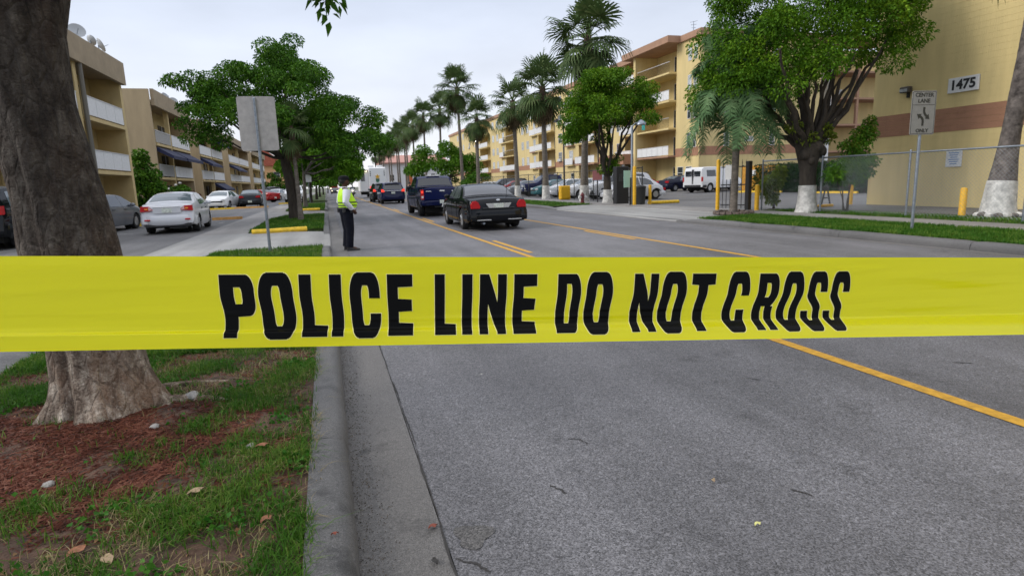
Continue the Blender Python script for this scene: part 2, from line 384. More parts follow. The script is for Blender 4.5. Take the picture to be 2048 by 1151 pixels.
# ------------------------------------------------------------------ police tape
M_tape = bpy.data.materials.new("tape_plastic"); M_tape.use_nodes = True
def _tape():
    t = M_tape.node_tree; b = t.nodes["Principled BSDF"]
    b.inputs["Base Color"].default_value = (.90, .86, .001, 1); b.inputs["Roughness"].default_value = .22; b.inputs["Specular IOR Level"].default_value = .45; b.inputs["Coat Weight"].default_value = .3; b.inputs["Coat Roughness"].default_value = .12
    tr = t.nodes.new("ShaderNodeBsdfTranslucent"); tr.inputs[0].default_value = (.97, .93, .004, 1)
    mx = t.nodes.new("ShaderNodeMixShader"); mx.inputs[0].default_value = .55
    t.links.new(b.outputs[0], mx.inputs[1]); t.links.new(tr.outputs[0], mx.inputs[2]); t.links.new(mx.outputs[0], t.nodes["Material Output"].inputs[0])
    c = t.nodes.new("ShaderNodeTexCoord"); mp = t.nodes.new("ShaderNodeMapping"); mp.inputs["Scale"].default_value = (4, 4, 60); t.links.new(c.outputs["Object"], mp.inputs[0])
    n = t.nodes.new("ShaderNodeTexNoise"); n.inputs["Scale"].default_value = 1.6; n.inputs["Detail"].default_value = 4; t.links.new(mp.outputs[0], n.inputs[0])
    bp = t.nodes.new("ShaderNodeBump"); bp.inputs["Strength"].default_value = .12; bp.inputs["Distance"].default_value = .01; t.links.new(n.outputs[0], bp.inputs["Height"]); t.links.new(bp.outputs[0], b.inputs["Normal"])
_tape()
M_ink = mat("tape_ink", (.003, .003, .003), .2, spec=.06)
M_halo = mat("tape_halo", (.80, .74, .28), .5)
TA, TB = np.array((-.2534, .5723, 1.4749)), np.array((.6560, .4107, 1.4284))     # two points of the upper edge
BA, BB = np.array((-.2560, .5519, 1.4015)), np.array((.64195, .3939, 1.3556))    # the same two along the lower edge
tl = (TB-TA)/np.linalg.norm(TB-TA)
CREASE = [(.73, .10, .35, .0008, .035, .05), (.80, .16, -.5, .0006, .03, .04), (.10, .62, .12, .0007, .03, .12), (.45, .70, -.05, .0006, .025, .16), (.05, .12, .2, .0006, .04, .08), (.93, .30, .4, .0008, .05, .05), (.33, .06, .25, .0005, .03, .06), (.60, .62, .10, .0006, .03, .12), (.02, .8, -.1, .0007, .03, .1), (.9, .62, -.2, .0007, .04, .08)]
def tape_pt(u, v, lift=0.0):
    top = TA+(TB-TA)*u; bot = BA+(BB-BA)*u
    w = bot-top; n = np.cross(tl, w); n /= np.linalg.norm(n)
    if n[1] > 0: n = -n
    p = top+w*v
    k = min(max((u-.25)/.7, 0), 1); vc = .80-.07*k                      # where the lower edge curls out
    sm = lambda q: (lambda t: t*t*(3-2*t))(min(1, max(0, q)))
    d = -.0030*sm(v/vc)                                                # the broad face looks a little downward
    d += .0030*sm((v-vc)/(.045+.14*k))+.019*k*max(0, v-vc)/(1-vc)     # then a ledge turns up to the sky
    d += .0007*math.sin(u*9+1)+.0005*math.sin(u*23+v*4)
    for cu0, cv0, sl_, am, wd_, ln in CREASE:
        q = (v-cv0)-sl_*(u-cu0); d += am*math.exp(-(q/wd_)**2-((u-cu0)/ln)**2)
    return p+n*(d+lift)
tb = MB(); vs_ = np.concatenate([np.linspace(0, .68, 18), np.linspace(.69, .86, 24), np.linspace(.88, 1, 9)])
tb.grid([[tape_pt(u, v) for v in vs_] for u in np.concatenate([np.linspace(-2.6, -.06, 60), np.linspace(-.05, 1.05, 330), np.linspace(1.06, 17.96, 160)])])
tape = tb.build("police_tape", M_tape, smooth=False, fix=False)
for p in tape.data.polygons: p.use_smooth = True
tag(tape, "yellow plastic barrier tape printed POLICE LINE DO NOT CROSS stretched across the street", "barrier tape")
# printed letters: each is described by filled spans across its own width at a height v
def rr_half(v, v0, v1, r):           # half-extent (0..1) of a rounded bar between v0 and v1
    if v <= v0 or v >= v1: return None
    if v < v0+r: q = (v0+r-v)/r
    elif v > v1-r: q = (v-(v1-r))/r
    else: return 1.0
    return math.sqrt(max(0, 1-q*q))*.52+.48 if q < 1 else .48
def rnd_span(v, l, r, v0, v1, rad, cl=True, cr_=True):
    h = rr_half(v, v0, v1, rad)
    if h is None: return None
    c = (l+r)/2; w = (r-l)/2
    return (c-w*(h if cl else 1), c+w*(h if cr_ else 1))
def ring(v, outer, inner):
    o = rnd_span(v, *outer); i = rnd_span(v, *inner)
    if o is None: return []
    if i is None: return [o]
    return [(o[0], i[0]), (i[1], o[1])]
def g_I(v): return [(0, 1)]
def g_L(v): return [(0, .47)] if v < .82 else [(0, 1)]
def g_E(v): return [(0, 1)] if v < .21 or v > .79 else ([(0, .96)] if .41 < v < .60 else [(0, .42)])
def g_T(v): return [(0, 1)] if v < .2 else [(.30, .70)]
def g_O(v): return ring(v, (0, 1, -.025, 1.025, .36), (.37, .63, .18, .82, .16))
def g_C(v):
    s = ring(v, (0, 1, -.025, 1.025, .36), (.38, .64, .18, .82, .16))
    if len(s) == 2 and .385 < v < .635: s = s[:1]
    return s
def g_D(v):
    o = rnd_span(v, 0, 1, 0, 1, .34, False, True); i = rnd_span(v, .39, .62, .17, .83, .15, False, True)
    return [o] if i is None else [(0, i[0]), (i[1], o[1])]
def g_P(v):
    if v > .655: return [(0, .40)]
    o = rnd_span(v, 0, 1, 0, .655, .27, False, True); i = rnd_span(v, .40, .64, .205, .47, .12, False, True)
    if o is None: return [(0, .40)]
    return [o] if i is None else [(0, i[0]), (i[1], o[1])]
def g_R(v):
    if v > .575: q = max(0, 1-(v-.575)/.12); return [(0, .40), (.60-.02*q, .97+.03*(v-.575))]
    o = rnd_span(v, 0, 1, 0, .60, .24, False, True); i = rnd_span(v, .40, .62, .17, .42, .1, False, True)
    return [o] if i is None else [(0, i[0]), (i[1], o[1])]
def g_N(v):
    a, b = .30+0*v, .70; dl = -.03+.73*v*1.0; dr = .34+.70*v
    S = sorted([(0, .33), (max(0, dl), min(1, dr)), (.67, 1)])
    o = [list(S[0])]
    for p in S[1:]:
        if p[0] <= o[-1][1]: o[-1][1] = max(o[-1][1], p[1])
        else: o.append(list(p))
    return [tuple(p) for p in o]
def g_S(v):
    o = rnd_span(v, 0, 1, -.025, 1.025, .33)
    if o is None: return []
    i1 = rnd_span(v, .37, .64, .17, .60, .13); i2 = rnd_span(v, .37, .64, .40, .83, .13)
    if v < .17: return [o]
    if v < .335: return [(o[0], i1[0]), (i1[1], o[1])]
    if v < .665:
        t = (v-.335)/.33; t2 = t*t*(3-2*t)
        ss = lambda q: (lambda k: k*k*(3-2*k))(min(1, max(0, q)))
        return [(.64*ss((t-.10)/.90), .37+.63*ss(t/.90))]
    if v < .83: return [(o[0], i2[0]), (i2[1], o[1])]
    return [o]
GL = dict(I=g_I, L=g_L, E=g_E, T=g_T, O=g_O, C=g_C, D=g_D, P=g_P, R=g_R, N=g_N, S=g_S)
LET = [('P', .1788, .2085), ('O', .212, .2426), ('L', .2484, .2715), ('I', .2755, .2863), ('C', .2935, .3211), ('E', .328, .3515), ('L', .3724, .3926), ('I', .3985, .4082), ('N', .4153, .4412), ('E', .4484, .4708), ('D', .4913, .5146), ('O', .5201, .5466), ('N', .5679, .5927), ('O', .5971, .6227), ('T', .6276, .6523), ('C', .6666, .69), ('R', .6991, .7213), ('O', .7261, .7485), ('S', .7535, .7744), ('S', .7789, .799)]
gv = [0, .36, .5, .63, .75, .84, 1.0]; gg = [0, .20, .58, .93, 1.0, .97, .84]
def smooth_g(v):
    q = [float(np.interp(min(1, max(0, v+o)), gv, gg)) for o in (-.09, -.06, -.03, 0, .03, .06, .09)]
    return sum(a*w for a, w in zip(q, (.06, .12, .2, .24, .2, .12, .06)))
def shear(u, v): return (.0053-(u-.189)*.0292)*smooth_g(v)
def merge(S):
    S = sorted(S); o = []
    for a, b in S:
        if o and a <= o[-1][1]+1e-6: o[-1][1] = max(o[-1][1], b)
        else: o.append([a, b])
    return o
def letter_mesh(ch, u0, u1, grow, lift, dv=0.0):
    g = GL[ch]; w = u1-u0; b = MB(); lo, hi = -.03-dv, 1.03+dv
    def spans(v):
        if dv == 0: S = [p for p in g(v)] if -.026 < v < 1.026 and (ch in 'OCS' or 0 <= v <= 1) else []
        else:
            S = []
            for q in (-dv, -dv*.5, 0, dv*.5, dv):
                z = v+q
                if -.026 < z < 1.026 and (ch in 'OCS' or 0 <= z <= 1): S += g(z)
        return merge([(p[0]-grow/w, p[1]+grow/w) for p in S])
    n = 96; vv = [lo+(hi-lo)*i/n for i in range(n+1)]
    for i in range(n):
        e = 1e-4; a = spans(vv[i]+e); c = spans(vv[i+1]-e)
        if len(a) != len(c): a = c = spans((vv[i]+vv[i+1])/2)
        for p, q in zip(a, c):
            pts = []
            for (x, vq) in ((p[0], vv[i]), (p[1], vv[i]), (q[1], vv[i+1]), (q[0], vv[i+1])):
                u = u0+x*w; tv = .198+vq*(.698); pts.append(tape_pt(u+shear(u, vq), tv, lift))
            b.add(pts, [(0, 3, 2, 1)])
    return b
for ch, u0, u1 in LET:
    lo_ = letter_mesh(ch, u0, u1, 0, .00045).build("printed_letter", M_ink, tape, fix=False)
    letter_mesh(ch, u0, u1, .0006, .0002, .008).build("letter_outline", M_halo, lo_, fix=False)

# ------------------------------------------------------------------ foliage helpers
def leaf_arrays(P, D, size, rg, fold=.25, droop=.25, wid=.32):
    n = len(P); D = D/np.linalg.norm(D, axis=1, keepdims=True)
    rv = rg.normal(size=(n, 3)); S = np.cross(D, rv); S /= np.linalg.norm(S, axis=1, keepdims=True)+1e-9; U = np.cross(S, D)
    flip = np.sign(U[:, 2:3]+1e-6); U = U*flip; S = S*flip
    L = (size*rg.uniform(.65, 1.25, n))[:, None]
    a = P; b_ = P+D*L*.45+S*L*wid+U*L*fold*.4; c = P+D*L-np.array([0, 0, 1])*L*droop; d = P+D*L*.45-S*L*wid+U*L*fold*.4
    V = np.stack([a, b_, c, d], 1).reshape(-1, 3); i = np.arange(n)*4
    F = np.concatenate([np.stack([i, i+1, i+2], 1), np.stack([i, i+2, i+3], 1)], 1).reshape(-1, 3)
    return V, F
def clump_points(clumps, n, rg, shell=.35, up=.25):
    C_ = np.array([c[:3] for c in clumps]); Rr = np.array([c[3:6] for c in clumps])
    w = (Rr[:, 0]*Rr[:, 1]+Rr[:, 0]*Rr[:, 2]); w = w/w.sum(); k = rg.choice(len(C_), n, p=w)
    d = rg.normal(size=(n, 3)); d[:, 2] += up; d /= np.linalg.norm(d, axis=1, keepdims=True)
    r = 1-np.abs(rg.normal(0, shell, n)); r = np.clip(r, .05, 1.12)
    P = C_[k]+d*Rr[k]*r[:, None]
    return P, d+rg.normal(0, .55, (n, 3))+np.array([0, 0, -.12])
def crown_mesh(name, clumps, n, size, m, rg, shell=.35, droop=.3):
    P, D = clump_points(clumps, n, rg, shell); V, F = leaf_arrays(P, D, size, rg, droop=droop)
    return fast_mesh(name, V, F, m)
def wob_tube(b, p0, p1, ra, rb, n=8, seg=5, wob=.06, rr=rnd, bend=None):
    p0, p1 = Vector(p0), Vector(p1); L = (p1-p0).length; pts = []; rad = []
    for i in range(seg+1):
        t = i/seg; p = p0.lerp(p1, t)
        if bend is not None: p += Vector(bend)*math.sin(math.pi*t)
        if 0 < i < seg: p += Vector((rr.uniform(-1, 1), rr.uniform(-1, 1), rr.uniform(-1, 1)))*wob*L*.3
        pts.append(p); rad.append(ra+(rb-ra)*t**.8)
    b.tube(pts, rad, n); return pts
M_leaf_d = leafmat("leaf_dark_green", (.022, .074, .006), (.055, .150, .010), (.14, .28, .022), trans=.16)
M_leaf_l = leafmat("leaf_light_green", (.035, .105, .006), (.075, .19, .009), (.17, .32, .02), trans=.18)
M_leaf_b = leafmat("leaf_bright_green", (.028, .082, .004), (.075, .180, .007), (.21, .35, .018), trans=.18)
M_leaf_y = leafmat("leaf_yellow_green", (.07, .12, .014), (.14, .20, .02), (.24, .28, .04))
M_ivy = leafmat("leaf_ivy", (.010, .035, .010), (.020, .06, .015), (.035, .085, .02))
M_bark = mat("bark_grey", (.10, .085, .07), .95, var=.55, scale=7, bump=1.0, bscale=26, stretch=(1, 1, .3), col2=(.20, .18, .155))
M_barkd = mat("bark_dark", (.045, .036, .028), .95, var=.5, scale=6, bump=.9, bscale=22, stretch=(1, 1, .3))
M_whitew = mat("whitewash", (.50, .49, .465), .9, var=.38, scale=6, bump=.5, bscale=25)

# ------------------------------------------------------------------ the near tree at the kerb
def bark_near():
    m = bpy.data.materials.new("bark_near"); m.use_nodes = True; t = m.node_tree; b = t.nodes["Principled BSDF"]; Nn = t.nodes.new; L = t.links.new
    c = Nn("ShaderNodeTexCoord"); mp = Nn("ShaderNodeMapping"); mp.inputs["Scale"].default_value = (1, 1, .42); L(c.outputs["Object"], mp.inputs[0])
    def noise(s, d, r, v): n = Nn("ShaderNodeTexNoise"); n.inputs["Scale"].default_value = s; n.inputs["Detail"].default_value = d; n.inputs["Roughness"].default_value = r; L(v, n.inputs[0]); return n.outputs[0]
    def rp(x, st):
        r = Nn("ShaderNodeValToRGB"); L(x, r.inputs[0]); el = r.color_ramp.elements
        el[0].position, el[0].color = st[0][0], (*st[0][1], 1); el[1].position, el[1].color = st[-1][0], (*st[-1][1], 1)
        for p, cc in st[1:-1]: q = el.new(p); q.color = (*cc, 1)
        return r.outputs[0]
    a = rp(noise(13, 9, .75, mp.outputs[0]), [(.34, (.028, .019, .014)), (.45, (.095, .070, .053)), (.55, (.19, .158, .13)), (.70, (.40, .36, .31))])
    br = rp(noise(5, 5, .65, mp.outputs[0]), [(.5, (0, 0, 0)), (.66, (.55, .55, .55))])
    rust = Nn("ShaderNodeMix"); rust.data_type = 'RGBA'; L(br, rust.inputs[0]); L(a, rust.inputs[6]); rust.inputs[7].default_value = (.13, .075, .045, 1)
    fl = rp(noise(45, 6, .7, c.outputs["Object"]), [(.60, (0, 0, 0)), (.72, (.6, .6, .6))])
    lic = Nn("ShaderNodeMix"); lic.data_type = 'RGBA'; L(fl, lic.inputs[0]); L(rust.outputs[2], lic.inputs[6]); lic.inputs[7].default_value = (.36, .34, .30, 1)
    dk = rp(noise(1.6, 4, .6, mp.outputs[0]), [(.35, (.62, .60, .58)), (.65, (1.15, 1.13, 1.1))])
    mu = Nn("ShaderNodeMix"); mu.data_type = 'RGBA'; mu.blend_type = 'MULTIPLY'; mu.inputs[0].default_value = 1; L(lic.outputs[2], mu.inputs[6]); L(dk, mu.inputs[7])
    sz = Nn("ShaderNodeSeparateXYZ"); L(c.outputs["Object"], sz.inputs[0]); zr = Nn("ShaderNodeMapRange"); zr.inputs[1].default_value = .1; zr.inputs[2].default_value = 1.3; zr.inputs[3].default_value = 2.6; zr.inputs[4].default_value = .62; L(sz.outputs[2], zr.inputs[0])  # bleached base, plus light and crown shade painted in: bark darkens with height
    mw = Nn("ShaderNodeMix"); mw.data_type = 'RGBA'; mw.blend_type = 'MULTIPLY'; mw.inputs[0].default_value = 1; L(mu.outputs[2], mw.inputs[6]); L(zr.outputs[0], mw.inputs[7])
    L(mw.outputs[2], b.inputs["Base Color"]); b.inputs["Roughness"].default_value = .92
    h1 = noise(16, 8, .7, mp.outputs[0]); h2 = noise(70, 4, .6, c.outputs["Object"])
    vf = Nn("ShaderNodeTexVoronoi"); vf.feature = 'DISTANCE_TO_EDGE'; vf.inputs["Scale"].default_value = 15; wv = Nn("ShaderNodeMix"); wv.data_type = 'VECTOR'; wv.inputs[0].default_value = .06
    nzv = Nn("ShaderNodeTexNoise"); nzv.inputs["Scale"].default_value = 7; L(mp.outputs[0], nzv.inputs[0]); L(mp.outputs[0], wv.inputs[4]); L(nzv.outputs["Color"], wv.inputs[5]); L(wv.outputs[1], vf.inputs["Vector"])
    vr = Nn("ShaderNodeMapRange"); vr.inputs[1].default_value = 0; vr.inputs[2].default_value = .12; vr.inputs[3].default_value = 0; vr.inputs[4].default_value = .55; L(vf.outputs["Distance"], vr.inputs[0])
    a0 = Nn("ShaderNodeMath"); a0.operation = 'ADD'; L(h1, a0.inputs[0]); L(vr.outputs[0], a0.inputs[1])
    ad = Nn("ShaderNodeMath"); ad.operation = 'ADD'; L(a0.outputs[0], ad.inputs[0]); L(h2, ad.inputs[1])
    bp = Nn("ShaderNodeBump"); bp.inputs["Strength"].default_value = 1.0; bp.inputs["Distance"].default_value = .045; L(ad.outputs[0], bp.inputs["Height"]); L(bp.outputs[0], b.inputs["Normal"])
    return m
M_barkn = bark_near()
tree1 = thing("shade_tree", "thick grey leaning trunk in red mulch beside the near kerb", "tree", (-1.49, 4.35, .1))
prof = [(-.01, .05, .405), (.0, .10, .375), (.01, .17, .33), (.01, .27, .29), (.0, .40, .262), (-.006, .60, .250), (-.036, .95, .256), (-.059, 1.25, .258), (-.073, 1.49, .238), (-.106, 1.78, .226), (-.139, 2.08, .218), (-.155, 2.46, .235), (-.141, 2.79, .307), (-.11, 3.1, .37)]
def trunk1():
    zs = np.concatenate([np.linspace(-.12, .4, 22), np.linspace(.44, 3.0, 60)]); nn = 96; rows = []
    px = [p[1]-.1 for p in prof]
    for z in zs:
        cx = np.interp(z, px, [p[0] for p in prof]); r = np.interp(z, px, [p[2] for p in prof]); fl = max(0, 1-z/.42)
        row = []
        for k in range(nn+1):
            a = 2*math.pi*(k % nn)/nn
            lobes = 1+.055*math.cos(3*a+.9)+.03*math.cos(5*a+2)+.02*math.cos(9*a+z*2)+fl*fl*(.11*math.cos(5*a+.5)+.09*math.cos(8*a+2.1)+.05*math.cos(17*a))
            groove = .16*math.exp(-((((a+2.05+.06*math.sin(z*3))+math.pi) % (2*math.pi)-math.pi)/.16)**2)*(1-.4*min(1, z/1.2))*(1 if z < 1.4 else max(0, (2.2-z)/.8))
            rip = .012*math.sin(a*23+z*4+3*math.sin(z*2.2))+.010*math.sin(a*11-z*7)+.012*math.sin(z*9+a*3)
            rad = r*(lobes-groove+rip)
            row.append((cx+rad*math.cos(a), rad*math.sin(a)*.95, z))
        rows.append(row)
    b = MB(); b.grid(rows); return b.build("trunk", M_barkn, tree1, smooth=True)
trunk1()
for k, (a, L_) in enumerate(((-.25, .8), (.5, .8))):
    b = MB(); pts = []; rad = []
    for i in range(9):
        t = i/8; rr_ = .22+L_*t; aa = a+.18*math.sin(t*4+k)
        d = math.hypot(rr_*math.cos(aa), rr_*math.sin(aa)); zz = .025+.03*math.exp(-(d/.75)**2)
        pts.append((rr_*math.cos(aa)-.02, rr_*math.sin(aa), zz+.012*(1-t)-.02*t)); rad.append(.045*(1-t)**1.1+.008)
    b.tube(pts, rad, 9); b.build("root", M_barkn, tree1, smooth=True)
lb = []
for k, (p0, p1, ra, rb_) in enumerate([((-.14, 0, 2.75), (-1.5, .3, 5.2), .2, .08), ((-.05, .05, 2.7), (1.2, 1.4, 5.4), .19, .07), ((-.1, -.05, 2.75), (.3, -1.8, 5.3), .17, .06), ((-.1, .05, 2.7), (-.6, 2.2, 5.4), .16, .06)]):
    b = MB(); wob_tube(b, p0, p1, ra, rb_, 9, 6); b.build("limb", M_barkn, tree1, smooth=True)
cl1 = []
for i in range(60):
    a = rnd.uniform(0, 6.28); q = 3.7*math.sqrt(rnd.random()); cl1.append((q*math.cos(a)-.3, q*math.sin(a)+.3, 5.0+1.4*rnd.random()*(1-(q/4.2)**2)+.2, .75, .75, .45))
newobj("crown", crown_mesh("crown", cl1, 9000, .16, M_leaf_d, nrg), tree1)
# the leafy spray that hangs into the view from that tree
twig = MB(); TW = [Vector((1.15, 1.4, 5.3)), Vector((1.3, 1.5, 4.3)), Vector((1.42, 1.5, 3.6)), Vector((1.58, 1.5, 3.02))]
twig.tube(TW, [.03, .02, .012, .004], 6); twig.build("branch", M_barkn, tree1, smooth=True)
sc_ = [(1.34, 1.5, 3.36, .17, .14, .12), (1.50, 1.5, 3.22, .20, .16, .13), (1.62, 1.5, 3.06, .15, .13, .11), (1.64, 1.5, 2.93, .08, .08, .06), (1.70, 1.5, 3.3, .12, .12, .14), (1.42, 1.5, 3.55, .3, .2, .2)]
newobj("spray", crown_mesh("spray", sc_, 420, .085, M_leaf_d, nrg, shell=.5, droop=.5), tree1)
# ------------------------------------------------------------------ street trees
def broad_tree(name, label, loc, clumps, n, size, m, trunkdef, bark, group=None, whitewash=None, extra=None):
    t = thing(name, label, "tree", loc, 0, group)
    r0_, r1_, fork, lean = trunkdef
    tk = MB(); top = Vector((lean[0], lean[1], fork)); ps = []
    sg = 7
    pts = [Vector((lean[0]*(i/sg)**1.3+rnd.uniform(-.02, .02), lean[1]*(i/sg)**1.3, fork*i/sg-.05)) for i in range(sg+1)]
    rad = [r0_*(1.35 if i == 0 else 1.08 if i == 1 else 1)+(r1_-r0_)*i/sg for i in range(sg+1)]
    tk.tube(pts, rad, 12); tk.build("trunk", bark, t, smooth=True)
    C_ = sorted(clumps, key=lambda c: rnd.random())
    big = C_[:extra or 7]
    for c in big:
        b = MB(); e = Vector(c[:3]); wob_tube(b, pts[-1]-Vector((0, 0, .12)), e, r1_*.62, .018, 7, 6, .10, bend=(0, 0, -.12*(e-top).length*.3)); b.build("limb", bark, t, smooth=True)
    newobj("crown", crown_mesh("crown", clumps, n, size, m, nrg), t)
    if whitewash:
        h, = whitewash; k = max(2, int(sg*h/fork+.5))
        b = MB(); hh = [0, h*.5, h]
        P = []; Q = []
        for z in hh:
            f = z/fork; i = min(sg-1, int(f*sg)); a = f*sg-i; P.append(pts[i].lerp(pts[i+1], a)); Q.append((rad[i]+(rad[i+1]-rad[i])*a)*1.03+.006)
        b.tube(P, Q, 14); b.build("painted_base", M_whitew, t, smooth=True)
    return t
def dome(cx, cy, rx, ry, z0, z1, n, cr_, flat=.6, under=.25, seed=1, jag=.12, ex=2.6):
    rr = random.Random(seed); o = []
    for i in range(n):
        a = rr.uniform(0, 2*math.pi); q = math.sqrt(rr.random())
        s = rr.uniform(.6, 1.25)
        zt = z0+(z1-z0)*(1-q**ex)
        zz = zt-(zt-z0)*(rr.random()**2.2)*.85+rr.uniform(-jag, jag)*(z1-z0)
        o.append((cx+q*rx*math.cos(a)*(1+rr.uniform(-jag, jag)), cy+q*ry*math.sin(a), zz, cr_*s, cr_*s, cr_*s*flat))
    return o
# big left street tree with wide arms
c = dome(-.1, .5, 3.3, 3.2, 4.0, 7.5, 56, .72, .6, seed=3, jag=.16)
c += dome(2.5, 0, 1.9, 1.9, 3.2, 5.9, 30, .62, .62, seed=5)
c += dome(-2.7, -.2, 1.3, 1.2, 4.9, 6.2, 11, .5, .55, seed=6, jag=.2)
c += [(-3.9, -.5, 5.85, .45, .4, .25), (-4.2, -.6, 6.0, .40, .4, .22), (-4.45, -.6, 5.9, .3, .3, .2), (-3.5, -.4, 6.1, .5, .4, .3), (-3.3, -.6, 3.9, .55, .5, .35), (-3.7, -.8, 3.6, .5, .5, .3), (-2.8, -.5, 4.2, .5, .5, .35), (-4.0, -.8, 4.2, .38, .4, .25), (-2.6, -.5, 3.4, .42, .4, .28)]
broad_tree("street_tree", "broad dark green tree on the grass island behind the blank sign", (-1.5, 29.3, .14), c, 66000, .11, M_leaf_d, (.19, .13, 2.9, (-.25, 0)), M_barkd, extra=16)
# thinner stems of the same clump
t2 = thing("street_tree", "slender second trunk leaning beside the broad dark green tree", "tree", (-1.25, 30.2, .14))
b = MB(); wob_tube(b, (0, 0, -.05), (-.45, 0, 3.9), .12, .07, 9, 7, .02); b.build("trunk", M_barkd, t2, smooth=True)
newobj("crown", crown_mesh("crown", dome(-.4, 0, 1.1, 1.1, 3.5, 4.8, 8, .5, seed=9), 2600, .17, M_leaf_d, nrg), t2)
# further row on the left
broad_tree("street_tree", "lighter green tree with a slim trunk on the second grass island", (-1.55, 46.5, .14), dome(1.2, 0, 2.8, 2.8, 2.7, 6.7, 46, .7, seed=12), 20000, .2, M_leaf_l, (.15, .10, 2.6, (.1, 0)), M_bark)
for k, (yy, xx, h, mm, lab) in enumerate(((62, -1.5, 6.6, M_leaf_l, "green street tree behind the lighter one on the left verge"), (78, -1.2, 6.8, M_leaf_l, "dark street tree behind the white parked car on the verge"), (98, -1.0, 7.0, M_leaf_d, "farther dark verge tree before the bend of the left kerb"), (125, -.6, 7.4, M_leaf_d, "small distant tree low over the left lane"), (165, 0.4, 7.5, M_leaf_d, "most distant tree on the left side of the street"))):
    broad_tree("street_tree", lab, (xx, yy, .14), dome(1.3, 0, 3.5, 3.2, 2.3, h, 40, .85, seed=20+k), 8000, .3, mm, (.16, .10, 2.2, (.1, 0)), M_barkd, extra=5)
# right: clipped umbrella tree behind the fence and drive
c = dome(.2, 0, 2.5, 2.3, 4.5, 7.1, 110, .58, .6, seed=31, jag=.03, ex=5)
c += dome(-1.2, 0, 1.1, 1.2, 3.5, 5.0, 22, .5, .6, seed=33, jag=.05)
c += [(.1, -.1, 2.15, .5, .45, .35), (.55, -.1, 2.45, .38, .35, .3), (-.3, -.05, 1.9, .35, .35, .28), (.35, 0, 1.75, .35, .3, .22)]
broad_tree("street_tree", "bright green mushroom crowned tree with forked stems behind the drive", (15.4, 31.4, .12), c, 46000, .115, M_leaf_b, (.24, .2, 1.55, (0, 0)), M_barkd, whitewash=(.8,), extra=12)
# right: big clipped tree with knotted fork
bt = thing("street_tree", "large clipped tree with knotted fork and whitewashed base", "tree", (15.9, 16.9, .12))
b = MB(); pts = [(0, 0, -.05), (0, 0, .3), (.0, 0, .9), (-.02, 0, 1.5), (-.04, 0, 1.9), (-.05, 0, 2.25), (-.03, 0, 2.5)]
b.tube(pts, [.36, .29, .26, .28, .36, .44, .28], 14); b.build("trunk", M_barkd, bt, smooth=True)
b = MB(); b.tube([(0, 0, -.03), (0, 0, .12), (0, 0, .5), (0, 0, .92)], [.40, .34, .293, .285], 16); b.build("painted_base", M_whitew, bt, smooth=True)
for (x, y_, z, w) in ((-.35, -.15, 1.95, .17), (.28, -.2, 2.05, .2), (.05, -.3, 2.2, .18), (-.15, -.28, 1.75, .13), (.35, .05, 2.3, .16)):
    b = MB(); b.ell((x, y_, z), (w, w, w*1.1), 10, 7); b.build("knot", M_barkd, bt, smooth=True)
cb = [q for q in dome(.75, 1.0, 3.95, 2.7, 3.9, 9.6, 235, .66, .58, seed=41, jag=.06, ex=5) if q[2] > 3.75+max(0, q[0]-1.7)*.9 and q[0] < 4.4]
for dx, z, q in ((-1.5, 3.45, 3.6), (-.85, 2.7, 4.1), (-.5, 2.5, 4.5), (-.15, 2.6, 5), (.25, 2.6, 4.8), (.6, 2.5, 4.6), (1.1, 2.7, 4.3), (2.0, 3.6, 5.0), (2.4, 4.2, 5.6), (-2.2, 3.3, 4.6), (.1, 3.2, 4.2), (1.6, 3, 4.4)):
    for s in (-1, 1):
        b = MB(); yy = s*rnd.uniform(.2, 1.4)
        wob_tube(b, (dx*.12-.03, yy*.12, 2.2), (dx*1.05+rnd.uniform(-.3, .3), yy, q+rnd.uniform(0, .6)), .14 if s > 0 else .11, .03, 7, 7, .10, bend=(0, 0, -.25*abs(dx)*.35)); b.build("limb", M_barkd, bt, smooth=True)
b = MB(); wob_tube(b, (-.1, -.1, 2.1), (-1.25, -.2, 3.3), .15, .05, 7, 6, .08, bend=(0, 0, -.12)); b.build("limb", M_barkd, bt, smooth=True)
newobj("crown", crown_mesh("crown", cb, 115000, .09, M_leaf_b, nrg, shell=.28), bt)
newobj("sprout", crown_mesh("sprout", [(-.3, -.2, 2.5, .35, .3, .25), (.5, -.2, 2.5, .3, .3, .2), (.3, -.3, 2.75, .3, .25, .2), (-.9, -.2, 2.9, .25, .25, .2)], 700, .11, M_leaf_y, nrg), bt, kind="stuff")
# thin young tree, shrub, low plants on the right
st = thing("young_tree", "thin stemmed young tree with feathery green crown along the chain link fence", "tree", (16.6, 15.9, .12))
for (x0, x1, h) in ((-.12, -.25, 1.7), (.08, .12, 1.9), (0, .4, 2.2), (-.02, -.55, 1.2)):
    b = MB(); wob_tube(b, (x0, 0, -.03), (x1, rnd.uniform(-.1, .1), h), .028, .012, 6, 5, .05); b.build("stem", M_barkd, st, smooth=True)
newobj("crown", crown_mesh("crown", [(-.1, 0, 1.5, .65, .5, .32), (.35, 0, 1.75, .6, .5, .32), (-.45, 0, 1.25, .5, .4, .25), (.2, 0, 2.15, .55, .45, .3), (.55, 0, 2.5, .42, .4, .3), (.75, 0, 2.85, .22, .25, .28), (.6, 0, 1.3, .4, .35, .2), (0, 0, 1.1, .5, .4, .2), (.9, 0, 1.65, .3, .3, .2)], 4600, .095, M_leaf_d, nrg, shell=.5), st)
newobj("new_growth", crown_mesh("new_growth", [(.6, 0, 2.55, .4, .35, .28), (.75, 0, 2.9, .2, .2, .25), (.1, 0, 2.2, .35, .3, .2)], 700, .09, M_leaf_y, nrg, shell=.5), st)
sh = thing("shrub", "yellow green croton shrub on a short stem beside the yellow post", "shrub", (17.0, 19.9, .12))
